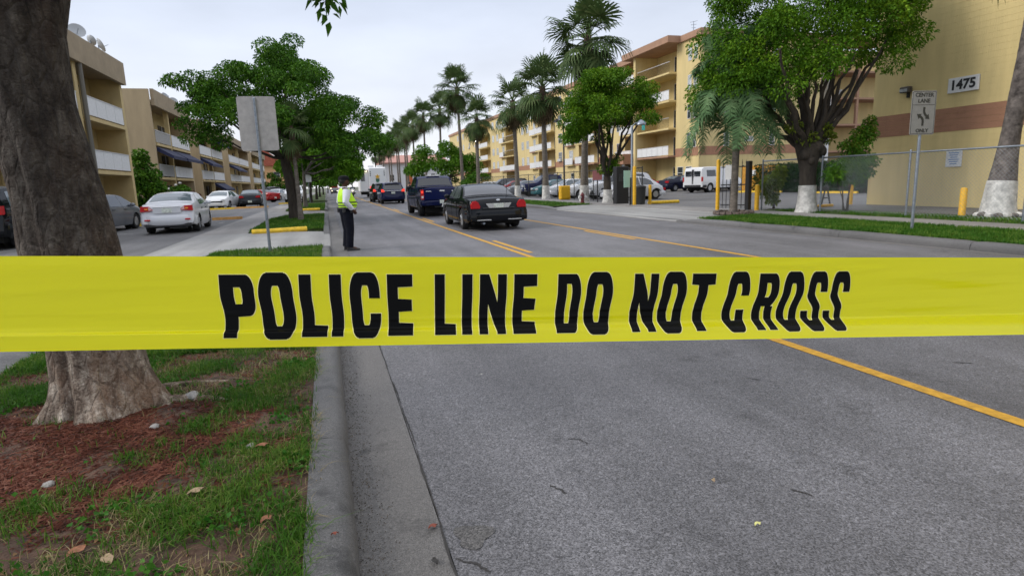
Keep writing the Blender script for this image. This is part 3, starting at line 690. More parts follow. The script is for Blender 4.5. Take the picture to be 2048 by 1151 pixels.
b = MB(); wob_tube(b, (.1, 0, -.03), (.05, 0, .7), .06, .03, 7, 4, .05); b.build("stem", M_barkd, sh, smooth=True)
newobj("foliage", crown_mesh("foliage", [(0, 0, 1.0, .45, .45, .35), (-.35, 0, .8, .35, .3, .25), (.3, 0, 1.25, .3, .3, .28), (-.1, 0, .5, .32, .3, .2), (.05, 0, .28, .25, .25, .15), (.4, 0, 1.5, .2, .2, .18)], 1700, .12, M_leaf_y, nrg, shell=.5), sh)
# bushy round tree by the far verge, behind the pickup
broad_tree("street_tree", "bushy green tree rising behind the blue pickup truck", (15.2, 78, .12), dome(-1.0, 0, 3.9, 3.4, 2.6, 6.6, 44, .85, seed=51)+dome(3.0, 0, 2.2, 2.2, 1.6, 5.0, 20, .8, seed=52), 13000, .26, M_leaf_l, (.2, .14, 2.2, (0, 0)), M_barkd)
broad_tree("street_tree", "low dark bush under the palms beside the bushy tree", (16.2, 70, .12), dome(.5, 0, 1.6, 1.5, .6, 2.3, 14, .6, seed=53), 3200, .22, M_leaf_d, (.1, .07, .9, (0, 0)), M_barkd, extra=4)
# left shrubs by the flats
def bush(label, loc, clumps, n, size, m, name="shrub"):
    t = thing(name, label, "shrub", loc)
    b = MB(); wob_tube(b, (0, 0, -.05), (0, 0, clumps[0][2]), .06, .03, 6, 3, .05); b.build("stem", M_barkd, t, smooth=True)
    newobj("foliage", crown_mesh("foliage", clumps, n, size, m, nrg), t); return t
bush("tall dark green shrub in the gap between the two nearest flats", (-12.0, 47.5, .1), dome(.2, 0, 1.0, .8, .4, 4.2, 26, .55, .8, seed=61), 5200, .22, M_leaf_d)
bs = bush("low shrub with white blooms before the second block of flats", (-12.1, 56.6, .1), dome(.2, 0, .9, .7, .3, 1.9, 12, .45, seed=62), 2600, .18, M_leaf_d)
for p in ((.2, -.5, 2.05), (-.35, -.5, 1.75), (.5, -.4, 2.2)):
    b = MB(); b.ell(p, (.13, .13, .1), 8, 5); b.build("bloom", M_whitew, bs, smooth=True)
M_leaf_r = leafmat("leaf_red", (.10, .02, .015), (.16, .035, .02), (.22, .06, .03))
bush("dark red leaved shrub by the ground floor of the second flats", (-11.9, 62, .1), dome(.1, 0, .7, .6, .3, 1.5, 9, .4, seed=63), 1500, .17, M_leaf_r)
bush("dark green shrub before the far red roofed house", (-8.5, 128, .1), dome(0, 0, 3.0, 2, .8, 5.5, 22, 1.0, seed=64), 3200, .4, M_leaf_d)

# ------------------------------------------------------------------ palms
M_fan = leafmat("palm_fan", (.040, .080, .024), (.08, .125, .040), (.15, .19, .075), trans=.2)
M_fand = leafmat("palm_dead", (.09, .065, .035), (.15, .11, .065), (.22, .17, .105), trans=.1)
M_ptrunk = mat("palm_trunk", (.14, .12, .10), .95, var=.45, scale=5, bump=.9, bscale=14, stretch=(1, 1, 2.2))
M_pboot = mat("palm_boots", (.075, .05, .035), .95, var=.5, scale=9, bump=1, bscale=16)
def fan_frond(pet, fanr, droop, rr, dead=False):
    V = []; F = []
    def tri(*i): F.append(i)
    # petiole rises then arches
    P = []
    for i in range(6):
        t = i/5; P.append(Vector((pet*t*(1-.1*droop*t), 0, pet*(.18*t-.45*droop*t*t))))
    b = MB(); b.tube(P, [.035, .03, .025, .02, .018, .015], 4)
    for f in b.f:
        for k in range(1, len(f)-1): F.append((f[0], f[k], f[k+1]))
    V = [Vector(p) for p in b.v]
    hub = P[-1]; dr = (P[-1]-P[-2]).normalized(); side = Vector((0, 1, 0)); nrm = side.cross(dr) * -1
    nseg = 22
    for k in range(nseg):
        a = (-1+2*k/(nseg-1))*2.05; L = fanr*(1-.28*(abs(a)/2.05)**2)*rr.uniform(.9, 1.08); w = .052*fanr*rr.uniform(.85, 1.15)
        d = dr*math.cos(a)+side*math.sin(a); s = side*math.cos(a)-dr*math.sin(a)
        sag = (.10+.25*droop)*rr.uniform(.7, 1.3); up = nrm*(.06*fanr*(1 if k % 2 else -1)*.5)
        p1 = hub+d*L*.55+up+Vector((0, 0, -.05*L)); p2 = hub+d*L*.82+Vector((0, 0, -sag*L*.55)); p3 = hub+d*L*.92+Vector((rr.uniform(-.03, .03), rr.uniform(-.03, .03), -sag*L*1.5))
        n = len(V); V += [hub-s*.012, hub+s*.012, p1+s*w, p1-s*w, p2+s*w*.6, p2-s*w*.6, p3]
        F += [(n, n+1, n+2), (n, n+2, n+3), (n+3, n+2, n+4), (n+3, n+4, n+5), (n+5, n+4, n+6)]
    return fast_mesh("frond", [tuple(p) for p in V], F, M_fand if dead else M_fan)
rf = random.Random(5)
FANS = [fan_frond(1.05, .95, d, rf) for d in (0.1, .3, .5, .8, 1.1)]
DEADS = [fan_frond(.75, .85, 1.2, rf, True) for _ in range(3)]
def fan_palm(label, loc, H, r=.2, wash=1.0, nf=24, nd=9, lean=(0, 0), seed=0, cs=1.0, group="fan palms along the fence"):
    rr = random.Random(seed); t = thing("palm_tree", label, "palm tree", loc, 0, group)
    b = MB(); n = 9; pts = [(lean[0]*(i/n)**1.5, lean[1]*(i/n)**1.5, -.05+H*i/n) for i in range(n+1)]
    b.tube(pts, [r*(1.35 if i == 0 else 1.12 if i == 1 else 1-.35*i/n)*rr.uniform(.97, 1.03) for i in range(n+1)], 12); b.build("trunk", M_ptrunk, t, smooth=True)
    if wash:
        b = MB(); b.tube([(0, 0, -.02), (0, 0, .3), (lean[0]*.01, 0, wash)], [r*1.42, r*1.3, r*1.16], 14); b.build("painted_base", M_whitew, t, smooth=True)
    tx, ty = lean
    b = MB(); b.tube([(tx*.86, ty*.86, H-1.25*cs), (tx*.93, ty*.93, H-.7*cs), (tx, ty, H+.1)], [r*.75, r*1.35, r*.9], 10); b.build("boot_sheath", M_pboot, t, smooth=True)
    nf = int(nf*1.2)
    for k in range(nf):
        f = k/nf; o = newobj("frond", FANS[min(4, int(f*5+rr.uniform(-.4, .4)) if f*5 > .4 else 0)], t)
        o.location = (tx, ty, H+.05-.35*f*cs); az = k*2.399+rr.uniform(-.3, .3); el = 1.35-2.0*f**.9+rr.uniform(-.2, .2)
        o.rotation_euler = (rr.uniform(-.3, .3), -el, az); o.scale = (1.08*cs*rr.uniform(.82, 1.1),)*3
    for k in range(nd):
        o = newobj("dead_frond", DEADS[k % 3], t); o.location = (tx*.97, ty*.97, H-.35*cs-.25*rr.random()); o.rotation_euler = (rr.uniform(-.3, .3), rr.uniform(.55, 1.0), k*2.399+rr.random()); o.scale = (cs*rr.uniform(.8, 1.1),)*3
    return t
PL = [("tallest fan palm with whitewashed foot right of the lamp post", 15.7, 35.3, 9.9, 1.0, .24, 30, 12, (.35, 0), 1.38),
      ("fan palm left of the lamp post before the silver cars", 15.7, 42.3, 8.0, 1.0, .23, 26, 9, (-.1, 0), 1.28),
      ("third fan palm from the lamp post, crown against the flats", 16.1, 50.5, 8.1, 1.0, .22, 24, 8, (-.2, 0), 1.2),
      ("fan palm with a broad low crown beside the left end of the long flats", 16.3, 65.5, 8.4, 1.0, .22, 24, 8, (.1, 0), 1.25),
      ("high fan palm standing well above its neighbours near the end of the flats", 16.4, 74, 12.8, 1.0, .22, 28, 10, (-.2, 0), 1.45),
      ("fan palm with slim bare trunk just left of the high one", 16.4, 88, 12.0, 1.0, .2, 24, 8, (.2, 0), 1.35),
      ("fan palm second left of the high one, over the bushy tree", 16.4, 102, 12.6, 1.0, .2, 24, 8, (0, 0), 1.45),
      ("fan palm third left of the high one", 16.4, 116, 12.4, 0, .2, 22, 8, (.2, 0), 1.45)]
for i, (lab, x, y, H, wsh, r, nf, nd, ln, cs) in enumerate(PL): fan_palm(lab, (x, y, .12), H, r, wsh, nf, nd, ln, 70+i, cs)
for i, (y, H) in enumerate(((124, 12.4), (131, 11.8), (138, 12.6), (146, 12.0), (155, 12.2), (165, 11.4), (176, 12.2), (188, 11.4), (202, 11.6))):
    fan_palm(("fourth", "fifth", "sixth", "seventh", "eighth", "ninth", "tenth", "eleventh", "farthest")[i]+" fan palm beyond the high one toward the white building", (16.2+.5*(i % 2), y, .12), H, .2, 0, 16, 6, (0, 0), 90+i, 1.5)
# right edge palm: bulging whitewashed base, only the trunk enters the view
rp = fan_palm("big leaning palm trunk with bulging whitewashed base near the house number", (17.9, 12.0, .1), .3, .05, 0, 0, 0, (0, 0), 120, 1.0, None)
for ch in list(rp.children): bpy.data.objects.remove(ch)
Hs = [(0, -.05, .47), (0, .05, .44), (.0, .2, .40), (.02, .5, .375), (.05, .95, .335), (.09, 1.4, .28), (.15, 2.0, .235), (.22, 2.6, .215), (.30, 3.2, .22), (.42, 4.2, .2), (.6, 6, .18), (.8, 7.6, .17)]
rows = []
for i in range(70):
    z = -.05+7.65*(i/69)**1.2; r_ = np.interp(z, [h[1] for h in Hs], [h[2] for h in Hs]); cx = np.interp(z, [h[1] for h in Hs], [h[0] for h in Hs])
    rows.append([(cx+r_*(1+.03*math.sin(k*5+i)+.02*math.sin(i*2.6))*math.cos(2*math.pi*k/24), r_*(1+.03*math.sin(k*3+i))*math.sin(2*math.pi*k/24), z) for k in range(25)])
b = MB(); b.grid(rows); b.build("trunk", mat("palm_trunk_dark", (.085, .068, .06), .95, var=.65, scale=4, bump=.9, bscale=12, col2=(.17, .145, .13)), rp, smooth=True)
b = MB(); b.tube([(0, 0, .02), (0, 0, .12), (.0, 0, .3), (.02, 0, .6), (.05, 0, .97)], [.455, .435, .405, .378, .348], 22); b.build("painted_base", M_whitew, rp, smooth=True)
for k in range(15):
    a = 2*math.pi*k/15; b = MB(); s = rnd.uniform(.8, 1.3); b.ell((.46*math.cos(a), .46*math.sin(a), .05), (.12*s, .12, .08*s), 8, 5); b.build("root", M_bark if k % 2 else M_whitew, rp, smooth=True)
for k in range(22):
    o = newobj("frond", FANS[min(4, k*5//22)], rp); o.location = (.8, 0, 7.65); o.rotation_euler = (0, -(1.2-1.7*k/22), k*2.399)
b = MB(); b.tube([(.75, 0, 7.0), (.8, 0, 7.75)], [.3, .2], 10); b.build("boot_sheath", M_pboot, rp, smooth=True)
# feathery queen palm in the right verge, ring of stones round it
M_feath = leafmat("palm_feather", (.055, .12, .045), (.10, .19, .075), (.19, .29, .13), trans=.25)
def feather(L, rise, droop, rr, spr=.85):
    b = MB(); P = []
    for i in range(11):
        t = i/10; P.append(Vector((L*(spr*t-.18*t**3*droop), 0, L*(rise*t-droop*t*t*.85))))
    b.tube(P, [.022*(1-.8*i/10)+.004 for i in range(11)], 4)
    F = []
    for f in b.f:
        for k in range(1, len(f)-1): F.append((f[0], f[k], f[k+1]))
    V = [Vector(p) for p in b.v]
    for k in range(64):
        t = .16+.84*k/63; i = min(9, int(t*10)); q = P[i].lerp(P[i+1], t*10-i); d = (P[i+1]-P[i]).normalized()
        l = .58*math.sin(math.pi*(.12+.8*t))**.7*rr.uniform(.8, 1.15)
        for s in (-1, 1):
            dd = (d*.45+Vector((0, s, 0))*.75+Vector((rr.uniform(-.2, .2), rr.uniform(-.2, .2), rr.uniform(-.15, .35)))).normalized()
            w = d*.017; m_ = q+dd*l*.55+Vector((0, 0, -.04*l)); e_ = q+dd*l+Vector((0, 0, -.42*l))
            n = len(V); V += [q-w, q+w, m_+w*1.2, m_-w*1.2, e_]; F += [(n, n+1, n+2), (n, n+2, n+3), (n+3, n+2, n+4)]
    return fast_mesh("frond", [tuple(p) for p in V], F, M_feath)
qp = thing("palm_tree", "feathery queen palm with slim trunk in a stone ring on the verge", "palm tree", (13.75, 18.0, .12))
b = MB(); b.tube([(0, 0, -.05), (0, 0, .15), (.0, 0, .8), (.02, 0, 1.6), (.03, 0, 2.3), (.05, 0, 2.9), (.05, 0, 3.5)], [.17, .135, .12, .12, .115, .10, .10], 12); b.build("trunk", M_ptrunk, qp, smooth=True)
b = MB(); b.tube([(.03, 0, 2.15), (.04, 0, 2.6), (.05, 0, 3.4), (.05, 0, 3.95)], [.125, .14, .12, .05], 10); b.build("crownshaft", mat("palm_shaft", (.13, .15, .08), .8, var=.4, scale=6), qp, smooth=True)
FE = [feather(2.9, 1.25, .5, rf, .42), feather(2.8, 1.15, .85, rf, .6), feather(2.9, .95, 1.2, rf, .72), feather(2.7, .6, 1.3, rf, .8)]
for k in range(46):
    f = k/46; o = newobj("frond", FE[min(3, int(f*4))], qp); o.location = (.05, 0, 3.65-.25*f); o.rotation_euler = (rf.uniform(-.25, .25), rf.uniform(-.12, .12), k*2.399+rf.uniform(-.2, .2)); s = rf.uniform(.95, 1.15); o.scale = (s, s, s)
rg_ = thing("planter_ring", "low ring of dark stones round the foot of the queen palm", "planter ring", (13.75, 18.0, .12))
for k in range(18):
    a = 2*math.pi*k/18; b = MB(); b.box(-.10, .10, -.07, .07, 0, .085+.02*(k % 3), .025); o = b.build("stone", mat("ring_stone", (.13, .10, .085), .95, var=.4, scale=6, bump=.6), rg_); o.location = (.62*math.cos(a), .62*math.sin(a), 0); o.rotation_euler = (0, 0, a+math.pi/2)
b = MB(); b.lathe([(.001, .045), (.55, .04), (.56, 0)], 20); b.build("mulch_bed", M_soil, rg_)
# small fan palm behind the blank sign, in front of the dark tree
fan_palm("short fan palm with dead skirt in front of the broad dark tree", (-1.15, 27.6, .14), 3.9, .1, 0, 14, 6, (-.05, 0), 131, .62, None)
# ------------------------------------------------------------------ ivy covered back fence
hg = thing("hedge", "dark ivy covered fence at the back of the right car park", "hedge", (0, 0, .1))
b = MB(); b.box(31.2, 31.35, 27.5, 38.6, 0, 2.0, .02); b.build("backing", M_barkd, hg)
hc = [(31.2+rnd.uniform(-.1, .05), y, z, .3, .45, .35) for y in np.arange(27.6, 38.6, .55) for z in np.arange(.35, 2.1, .45)]
newobj("foliage", crown_mesh("foliage", hc, 12000, .15, M_ivy, nrg), hg)
# ------------------------------------------------------------------ grass, mulch and litter on the near verge
M_blade = leafmat("grass_blade", (.022, .082, .007), (.055, .15, .012), (.18, .25, .045), trans=.35, tone=2.2)
M_blade_d = leafmat("grass_dry", (.16, .12, .05), (.26, .21, .10), (.38, .33, .18), trans=.25)
M_weed = leafmat("weed_leaf", (.018, .085, .009), (.035, .13, .012), (.08, .21, .025), trans=.3)
M_mulch = leafmat("mulch_chip", (.03, .011, .007), (.10, .030, .018), (.20, .085, .055), trans=0, tone=4)
M_dead = leafmat("dead_leaf", (.16, .07, .03), (.26, .13, .06), (.33, .22, .12), trans=.15)
def nz2(x, y, s=1.0, k=0):
    return (np.sin(x*2.1*s+1.3+k)*np.cos(y*1.7*s-.6*k)+np.sin(x*4.3*s-y*3.1*s+k*2)+np.sin(y*5.7*s+x*2.6*s+k)*.7+np.sin(x*9.1*s+y*7.7*s-k)*.5)/3.2
def soil_z(x, y):
    d = np.hypot(x+1.53, y-4.35); return .125+.03*np.exp(-(d/.75)**2)
def mulchness(x, y):
    d = np.hypot((x+1.6)/1.12, (y-3.62)/.80); return np.clip((1.12-d)/.35+1.3*nz2(x, y, 2.4, 2)+.6*nz2(x, y, 6, 5)-.12, 0, 1)
def blades(P, h, w, m, name, rg, lean=.6):
    n = len(P); a = rg.uniform(0, 2*np.pi, n); H = h*rg.uniform(.45, 1.3, n)
    d = np.stack([np.cos(a), np.sin(a), np.zeros(n)], 1); s = np.stack([-np.sin(a), np.cos(a), np.zeros(n)], 1)
    ln = np.abs(rg.normal(0, lean, n))[:, None]; W = (w*rg.uniform(.6, 1.3, n))[:, None]; Hc = H[:, None]; up = np.array([0, 0, 1.0])
    p1 = P+d*Hc*.45*ln+up*Hc*.55; p2 = P+d*Hc*1.1*ln+up*Hc*(1.0-.35*np.minimum(ln, 1.6))
    V = np.stack([P-s*W, P+s*W, p1+s*W*.8, p1-s*W*.8, p2], 1).reshape(-1, 3); i = np.arange(n)*5
    F = np.concatenate([np.stack([i, i+1, i+2], 1), np.stack([i, i+2, i+3], 1), np.stack([i+3, i+2, i+4], 1)], 1).reshape(-1, 3)
    return newobj(name, fast_mesh(name, V, F, m), kind="stuff")
def scatter(n, x0, x1, y0, y1, keep, rg, bias=0.0):
    x = rg.uniform(x0, x1, n); y = y0+(y1-y0)*rg.random(n)**(1+bias); k = keep(x, y) > rg.random(n)
    x, y = x[k], y[k]; return np.stack([x, y, soil_z(x, y)-.004], 1)
def gd(x, y):
    edge = np.clip((-.17-x)/.12+.3+.5*nz2(x, y, 3), 0, 1)
    return np.clip(.38+1.1*nz2(x, y, 1.5)+.35*nz2(x, y, 5, 3), .02, 1)*(1-mulchness(x, y)*.985)*edge
blades(scatter(210000, -2.6, -.17, 1.4, 6.2, gd, nrg, .35), .062, .0024, M_blade, "grass", nrg, .9)
blades(scatter(48000, -2.6, -.15, 1.4, 6.2, lambda x, y: np.clip(.25+.9*nz2(x, y, 2.1, 4), 0, 1)*(1-.93*mulchness(x, y))*np.clip((2.1+x)/.9, .1, 1), nrg, .4), .055, .0018, M_blade_d, "dry_grass", nrg, 1.2)
blades(scatter(80000, -2.6, -.2, 5.6, 15.3, lambda x, y: np.clip(.55+.6*nz2(x, y, 1.0), .15, 1), nrg, .3), .075, .005, M_blade, "grass", nrg, .8)
# broad leaved weeds in patches
P = scatter(30000, -2.6, -.2, 1.5, 6.5, lambda x, y: np.clip(2.2*nz2(x, y, 1.9, 7)-.35, 0, 1)*(1-mulchness(x, y)*.96), nrg, .3)
P[:, 2] += nrg.uniform(.008, .045, len(P))
Dw = nrg.normal(size=(len(P), 3)); Dw[:, 2] = np.abs(Dw[:, 2])*.45
V, F = leaf_arrays(P, Dw, .028, nrg, fold=.2, droop=.2, wid=.42); newobj("ground_cover", fast_mesh("weeds", V, F, M_weed), kind="stuff")
# mulch chips
P = scatter(46000, -2.6, -.25, 2.6, 5.6, lambda x, y: np.clip(mulchness(x, y)*1.1+.16, 0, 1), nrg)
n = len(P); a = nrg.uniform(0, 2*np.pi, n); L_ = nrg.uniform(.008, .036, n)[:, None]; W = nrg.uniform(.001, .0042, n)[:, None]; tz = nrg.normal(0, .25, n)
d = np.stack([np.cos(a), np.sin(a), tz], 1); s = np.stack([-np.sin(a), np.cos(a), nrg.normal(0, .3, n)], 1); P = P+np.stack([0*a, 0*a, nrg.uniform(.004, .014, n)], 1)
V = np.stack([P-d*L_-s*W, P+d*L_-s*W*.6, P+d*L_+s*W*.6, P-d*L_+s*W, P+np.array([0, 0, .006])], 1).reshape(-1, 3); i = np.arange(n)*5
F = np.concatenate([np.stack([i, i+1, i+4], 1), np.stack([i+1, i+2, i+4], 1), np.stack([i+2, i+3, i+4], 1), np.stack([i+3, i, i+4], 1)], 1).reshape(-1, 3)
newobj("mulch", fast_mesh("mulch", V, F, M_mulch), kind="stuff")
# islands and right verge
def turf(n, poly_keep, x0, x1, y0, y1, z, h, w, name="grass"):
    x = nrg.uniform(x0, x1, n); y = nrg.uniform(y0, y1, n); k = (poly_keep(x, y)*np.clip(.75+.35*nz2(x, y, .8), 0, 1)) > nrg.random(n)
    return blades(np.stack([x[k], y[k], np.full(k.sum(), z)], 1), h, w, M_blade, name, nrg, .8)
one = lambda x, y: np.ones_like(x)
turf(26000, lambda x, y: (x > -2.6+np.clip((y-30)/4, 0, 1)*.7).astype(float), -2.62, -.2, 21.7, 33.4, .135, .10, .010)
turf(9000, one, -2.6, -.2, 41.2, 56, .135, .12, .016)
turf(90000, lambda x, y: np.clip(.85+.6*nz2(x, y, 1.1, 3), .1, 1), 11.52, 14.0, 5.5, 16.9, .115, .085, .007)
turf(12000, lambda x, y: np.clip(.5+.8*nz2(x, y, 1.3, 5), 0, 1), 15.57, 16.9, 8, 18.6, .115, .09, .008)
turf(16000, one, 11.52, 14.0, 30.2, 60, .115, .10, .013)
# loose stones, leaves and flowers one can pick out near the tree
M_stone = mat("limestone", (.30, .285, .27), .9, var=.25, scale=30, bump=.6, bscale=60)
def stone(label, x, y, r, z=None):
    bm_ = MB(); bm_.ell((0, 0, 0), (1, 1, 1), 9, 6); rr = random.Random(int(x*1000+y*77))
    bm_.v = [(a*r*(1+.25*math.sin(a*5+rr.random()))*rr.uniform(.85, 1.1), b_*r*rr.uniform(.8, 1.1), c_*r*.62) for a, b_, c_ in bm_.v]
    o = bm_.build("stone", M_stone, smooth=True); o.location = (x, y, (z if z is not None else float(soil_z(np.array(x), np.array(y))))+r*.3); tag(o, label, "stone"); return o
stone("white rounded stone by the trunk on its road side", -0.982, 4.325, 0.05500000000000001)
stone("small pale stone in the grass near the kerb", -0.509, 3.369, 0.03)
stone("chalky chip lying in the mulch before the trunk", -1.415, 3.258, 0.028)
stone("flat white chip under the trunk flare", -1.097, 3.850, 0.03)
def leaf_litter(label, x, y, z, L, col, rz, group=None, name="fallen_leaf"):
    b = MB(); rows = []
    for i in range(6):
        t = i/5; w = L*.32*math.sin(math.pi*(.06+.88*t))**.8
        rows.append([(L*(t-.5), -w, .012+.25*w+.006*math.sin(t*9)), (L*(t-.5), 0, .004+.012*math.sin(t*3.1)), (L*(t-.5), w, .010+.3*w)])
    b.grid(rows); o = b.build(name, col, smooth=True, fix=False); o.location = (x, y, z); o.rotation_euler = (0, 0, rz); tag(o, label, "leaf", group); return o
M_lf1 = mat("leaf_rust", (.24, .10, .05), .85, var=.4, scale=40); M_lf2 = mat("leaf_tan", (.32, .23, .14), .85, var=.3, scale=40)
M_lf3 = mat("leaf_red_small", (.20, .05, .03), .8, var=.3, scale=40); M_lf4 = mat("leaf_pale_yellow", (.62, .60, .22), .7)
leaf_litter("curled tan leaf on dry grass near the centre of the verge", -0.693, 2.875, 0.15, 0.075, M_lf2, 0.5)
leaf_litter("rust coloured leaf on grass before the pale stone", -0.446, 3.298, 0.15, 0.07, M_lf1, 0.2)
leaf_litter("brown curled leaf low in the near grass", -1.054, 2.542, 0.14, 0.08, M_lf1, 1.0)
leaf_litter("tan leaf near the bottom of the verge", -0.919, 2.436, 0.14, 0.07, M_lf2, 2.2)
leaf_litter("rust leaf by the kerb edge", -0.359, 2.527, 0.14, 0.06, M_lf1, 0.9)
leaf_litter("small red leaf lying on the gutter pan", 0.332, 2.451, 0.0, 0.045, M_lf3, 0.4)
leaf_litter("pale yellow blossom lying on the asphalt", 1.677, 1.965, 0.006, 0.035, M_lf4, 0.3)
leaf_litter("tan flower crumb on the asphalt beyond the blossom", 1.730, 2.353, 0.006, 0.03, M_lf2, 1.2)
leaf_litter("dark leaf on the gutter near the crack", 0.297, 2.199, 0.0, 0.04, M_dark, 2.0)
leaf_litter("red leaf on the kerb top", -0.083, 2.310, 0.14, 0.03, M_lf3, 0.1)
leaf_litter("white scrap of paper on the distant lane", 1.056, 4.432, 0.006, 0.03, M_whitew, 0.1)
P = scatter(2600, -2.5, -.2, 1.5, 5.8, lambda x, y: np.full_like(x, .38), nrg, .3); P[:, 2] += .012
V, F = leaf_arrays(P, nrg.normal(size=(len(P), 3))*np.array([1, 1, .25]), .024, nrg, wid=.4); newobj("leaf_litter", fast_mesh("leaf_litter", V, F, M_dead), kind="stuff")
# grit and crumbs lying in the gutter
n = 3600; x = np.abs(nrg.normal(.03, .075, n)); y = nrg.uniform(1.5, 9, n); x = np.clip(x, .005, .36); P = np.stack([x, y, -.016+x*.05], 1)
V, F = leaf_arrays(P, nrg.normal(size=(n, 3))*np.array([1, 1, .1]), .008, nrg, wid=.35); newobj("gutter_debris", fast_mesh("gutter_debris", V, F, leafmat("debris", (.05, .04, .033), (.09, .075, .06), (.16, .12, .09), trans=0)), kind="stuff")
# ------------------------------------------------------------------ buildings
M_wall = mat("wall_yellow", (.66, .525, .245), .85, var=.09, scale=1.6, stretch=(1, 1, .18), bump=.25, bscale=30)
M_wall2 = mat("wall_yellow_far", (.60, .475, .225), .85, var=.10, scale=.9, stretch=(1, 1, .12), detail=6)
M_band = mat("band_brown", (.34, .175, .105), .85, var=.12, scale=2, bump=.2, bscale=30)
M_cap = mat("parapet_brown", (.34, .20, .13), .85, var=.12, scale=1)
M_tan = mat("wall_tan", (.40, .31, .19), .88, var=.12, scale=1.3, stretch=(1, 1, .2), bump=.2, bscale=25)
M_inner = mat("wall_cream", (.52, .40, .195), .88, var=.08, scale=1.5)
M_fascia = mat("fascia_tan", (.30, .235, .155), .88, var=.12, scale=1.5)
M_white = mat("white_paint", (.66, .66, .66), .6, var=.08, scale=6)
M_railg = mat("rail_grey", (.50, .50, .50), .5)
M_glassd = mat("glass_dark", (.035, .042, .05), .06, spec=.8)
M_glassl = mat("glass_pale", (.40, .42, .43), .12, var=.4, scale=3, spec=.8)
M_frame = mat("frame_white", (.62, .62, .60), .5)
M_navy = mat("awning_navy", (.012, .016, .055), .75, var=.2, scale=3)
M_black = mat("iron_black", (.018, .018, .02), .5)
M_galv = mat("galvanised", (.24, .27, .31), .42, metal=.75, var=.25, scale=18)
M_gold = mat("safety_yellow", (.72, .40, .012), .55, var=.16, scale=9)
class WB(MB):                 # mesh given in street coordinates, stored about its thing's base
    def out(s, name, m, root, **kw):
        l = root["_o"]; s.v = [(a-l[0], b-l[1], c-l[2]) for a, b, c in s.v]; return s.build(name, m, root, **kw)
def wthing(name, label, cat, loc, group=None):
    t = thing(name, label, cat, loc, 0, group); t["_o"] = loc; return t
def win_x(root, x, y0, y1, z0, z1, pane=None, nz=1, d=.05, frame=None):      # window in a wall facing -X
    f = .05; w = WB(); w.box(x-d, x+.01, y0, y1, z0, z0+f).box(x-d, x+.01, y0, y1, z1-f, z1).box(x-d, x+.01, y0, y0+f, z0+f, z1-f).box(x-d, x+.01, y1-f, y1, z0+f, z1-f)
    for k in range(1, nz+1): zz = z0+(z1-z0)*k/(nz+1); w.box(x-d*.8, x+.01, y0+f, y1-f, zz-.02, zz+.02)
    o = w.out("window", frame or M_frame, root); o["kind"] = "thing"
    p = WB().box(x-.018, x+.005, y0+f, y1-f, z0+f, z1-f); pp = p.out("pane", pane or M_glassd, root); pp.parent = o
    return o
def win_y(root, y, x0, x1, z0, z1, pane=None, nz=1, d=.05):
    f = .05; w = WB(); w.box(x0, x1, y-d, y+.01, z0, z0+f).box(x0, x1, y-d, y+.01, z1-f, z1).box(x0, x0+f, y-d, y+.01, z0+f, z1-f).box(x1-f, x1, y-d, y+.01, z0+f, z1-f)
    for k in range(1, nz+1): zz = z0+(z1-z0)*k/(nz+1); w.box(x0+f, x1-f, y-d*.8, y+.01, zz-.02, zz+.02)
    o = w.out("window", M_frame, root)
    p = WB().box(x0+f, x1-f, y-.018, y+.005, z0+f, z1-f); pp = p.out("pane", pane or M_glassd, root); pp.parent = o
    return o
# --- long five storey block on the right
ab = wthing("apartment_building", "long yellow five storey apartment block with brown band and balconies behind the car park", "building", (37, 54.2, .1))
FX = 37.0; FL = [3.65, 6.6, 9.5, 12.4]; TOP = 15.25
bays = [(58.6, 65.6), (66.1, 70.3), (78, 85), (94.8, 103), (115.4, 123.4), (135.8, 145.6)]
solid = []; y = 54.2
for a, c in bays: solid.append((y, a)); y = c
solid.append((y, 182.5))
for a, c in solid:
    WB().box(FX, FX+1.8, a, c, .1, 3.52).out("wall", M_wall2, ab); WB().box(FX-.03, FX+1.8, a, c, 3.52, 4.42).out("brick_band", M_band, ab); WB().box(FX, FX+1.8, a, c, 4.42, TOP).out("wall", M_wall2, ab)
WB().box(FX+1.8, FX+14, 54.2, 182.5, .1, TOP-.01).out("wall", M_wall2, ab)
WB().box(FX-.25, FX+14, 67.9, 182.7, TOP, TOP+.12).box(FX-.25, FX+.05, 67.9, 182.7, TOP+.12, TOP+.62).out("parapet", M_cap, ab)
WB().box(FX-.25, FX+25, 53.95, 57.6, TOP, TOP+.12).box(FX-.25, FX+.05, 53.95, 57.6, TOP+.12, TOP+.62).box(FX+.05, FX+25, 53.95, 54.2, TOP+.12, TOP+.62).out("parapet", M_cap, ab)
WB().box(FX-1.7, FX+14, 57.61, 67.89, TOP-.02, TOP+.66).out("roof_canopy", M_cap, ab)
WB().box(FX-1.1, FX+1.8, 65.61, 66.09, .1, TOP-.02).out("column", M_wall2, ab)
rr = random.Random(3)
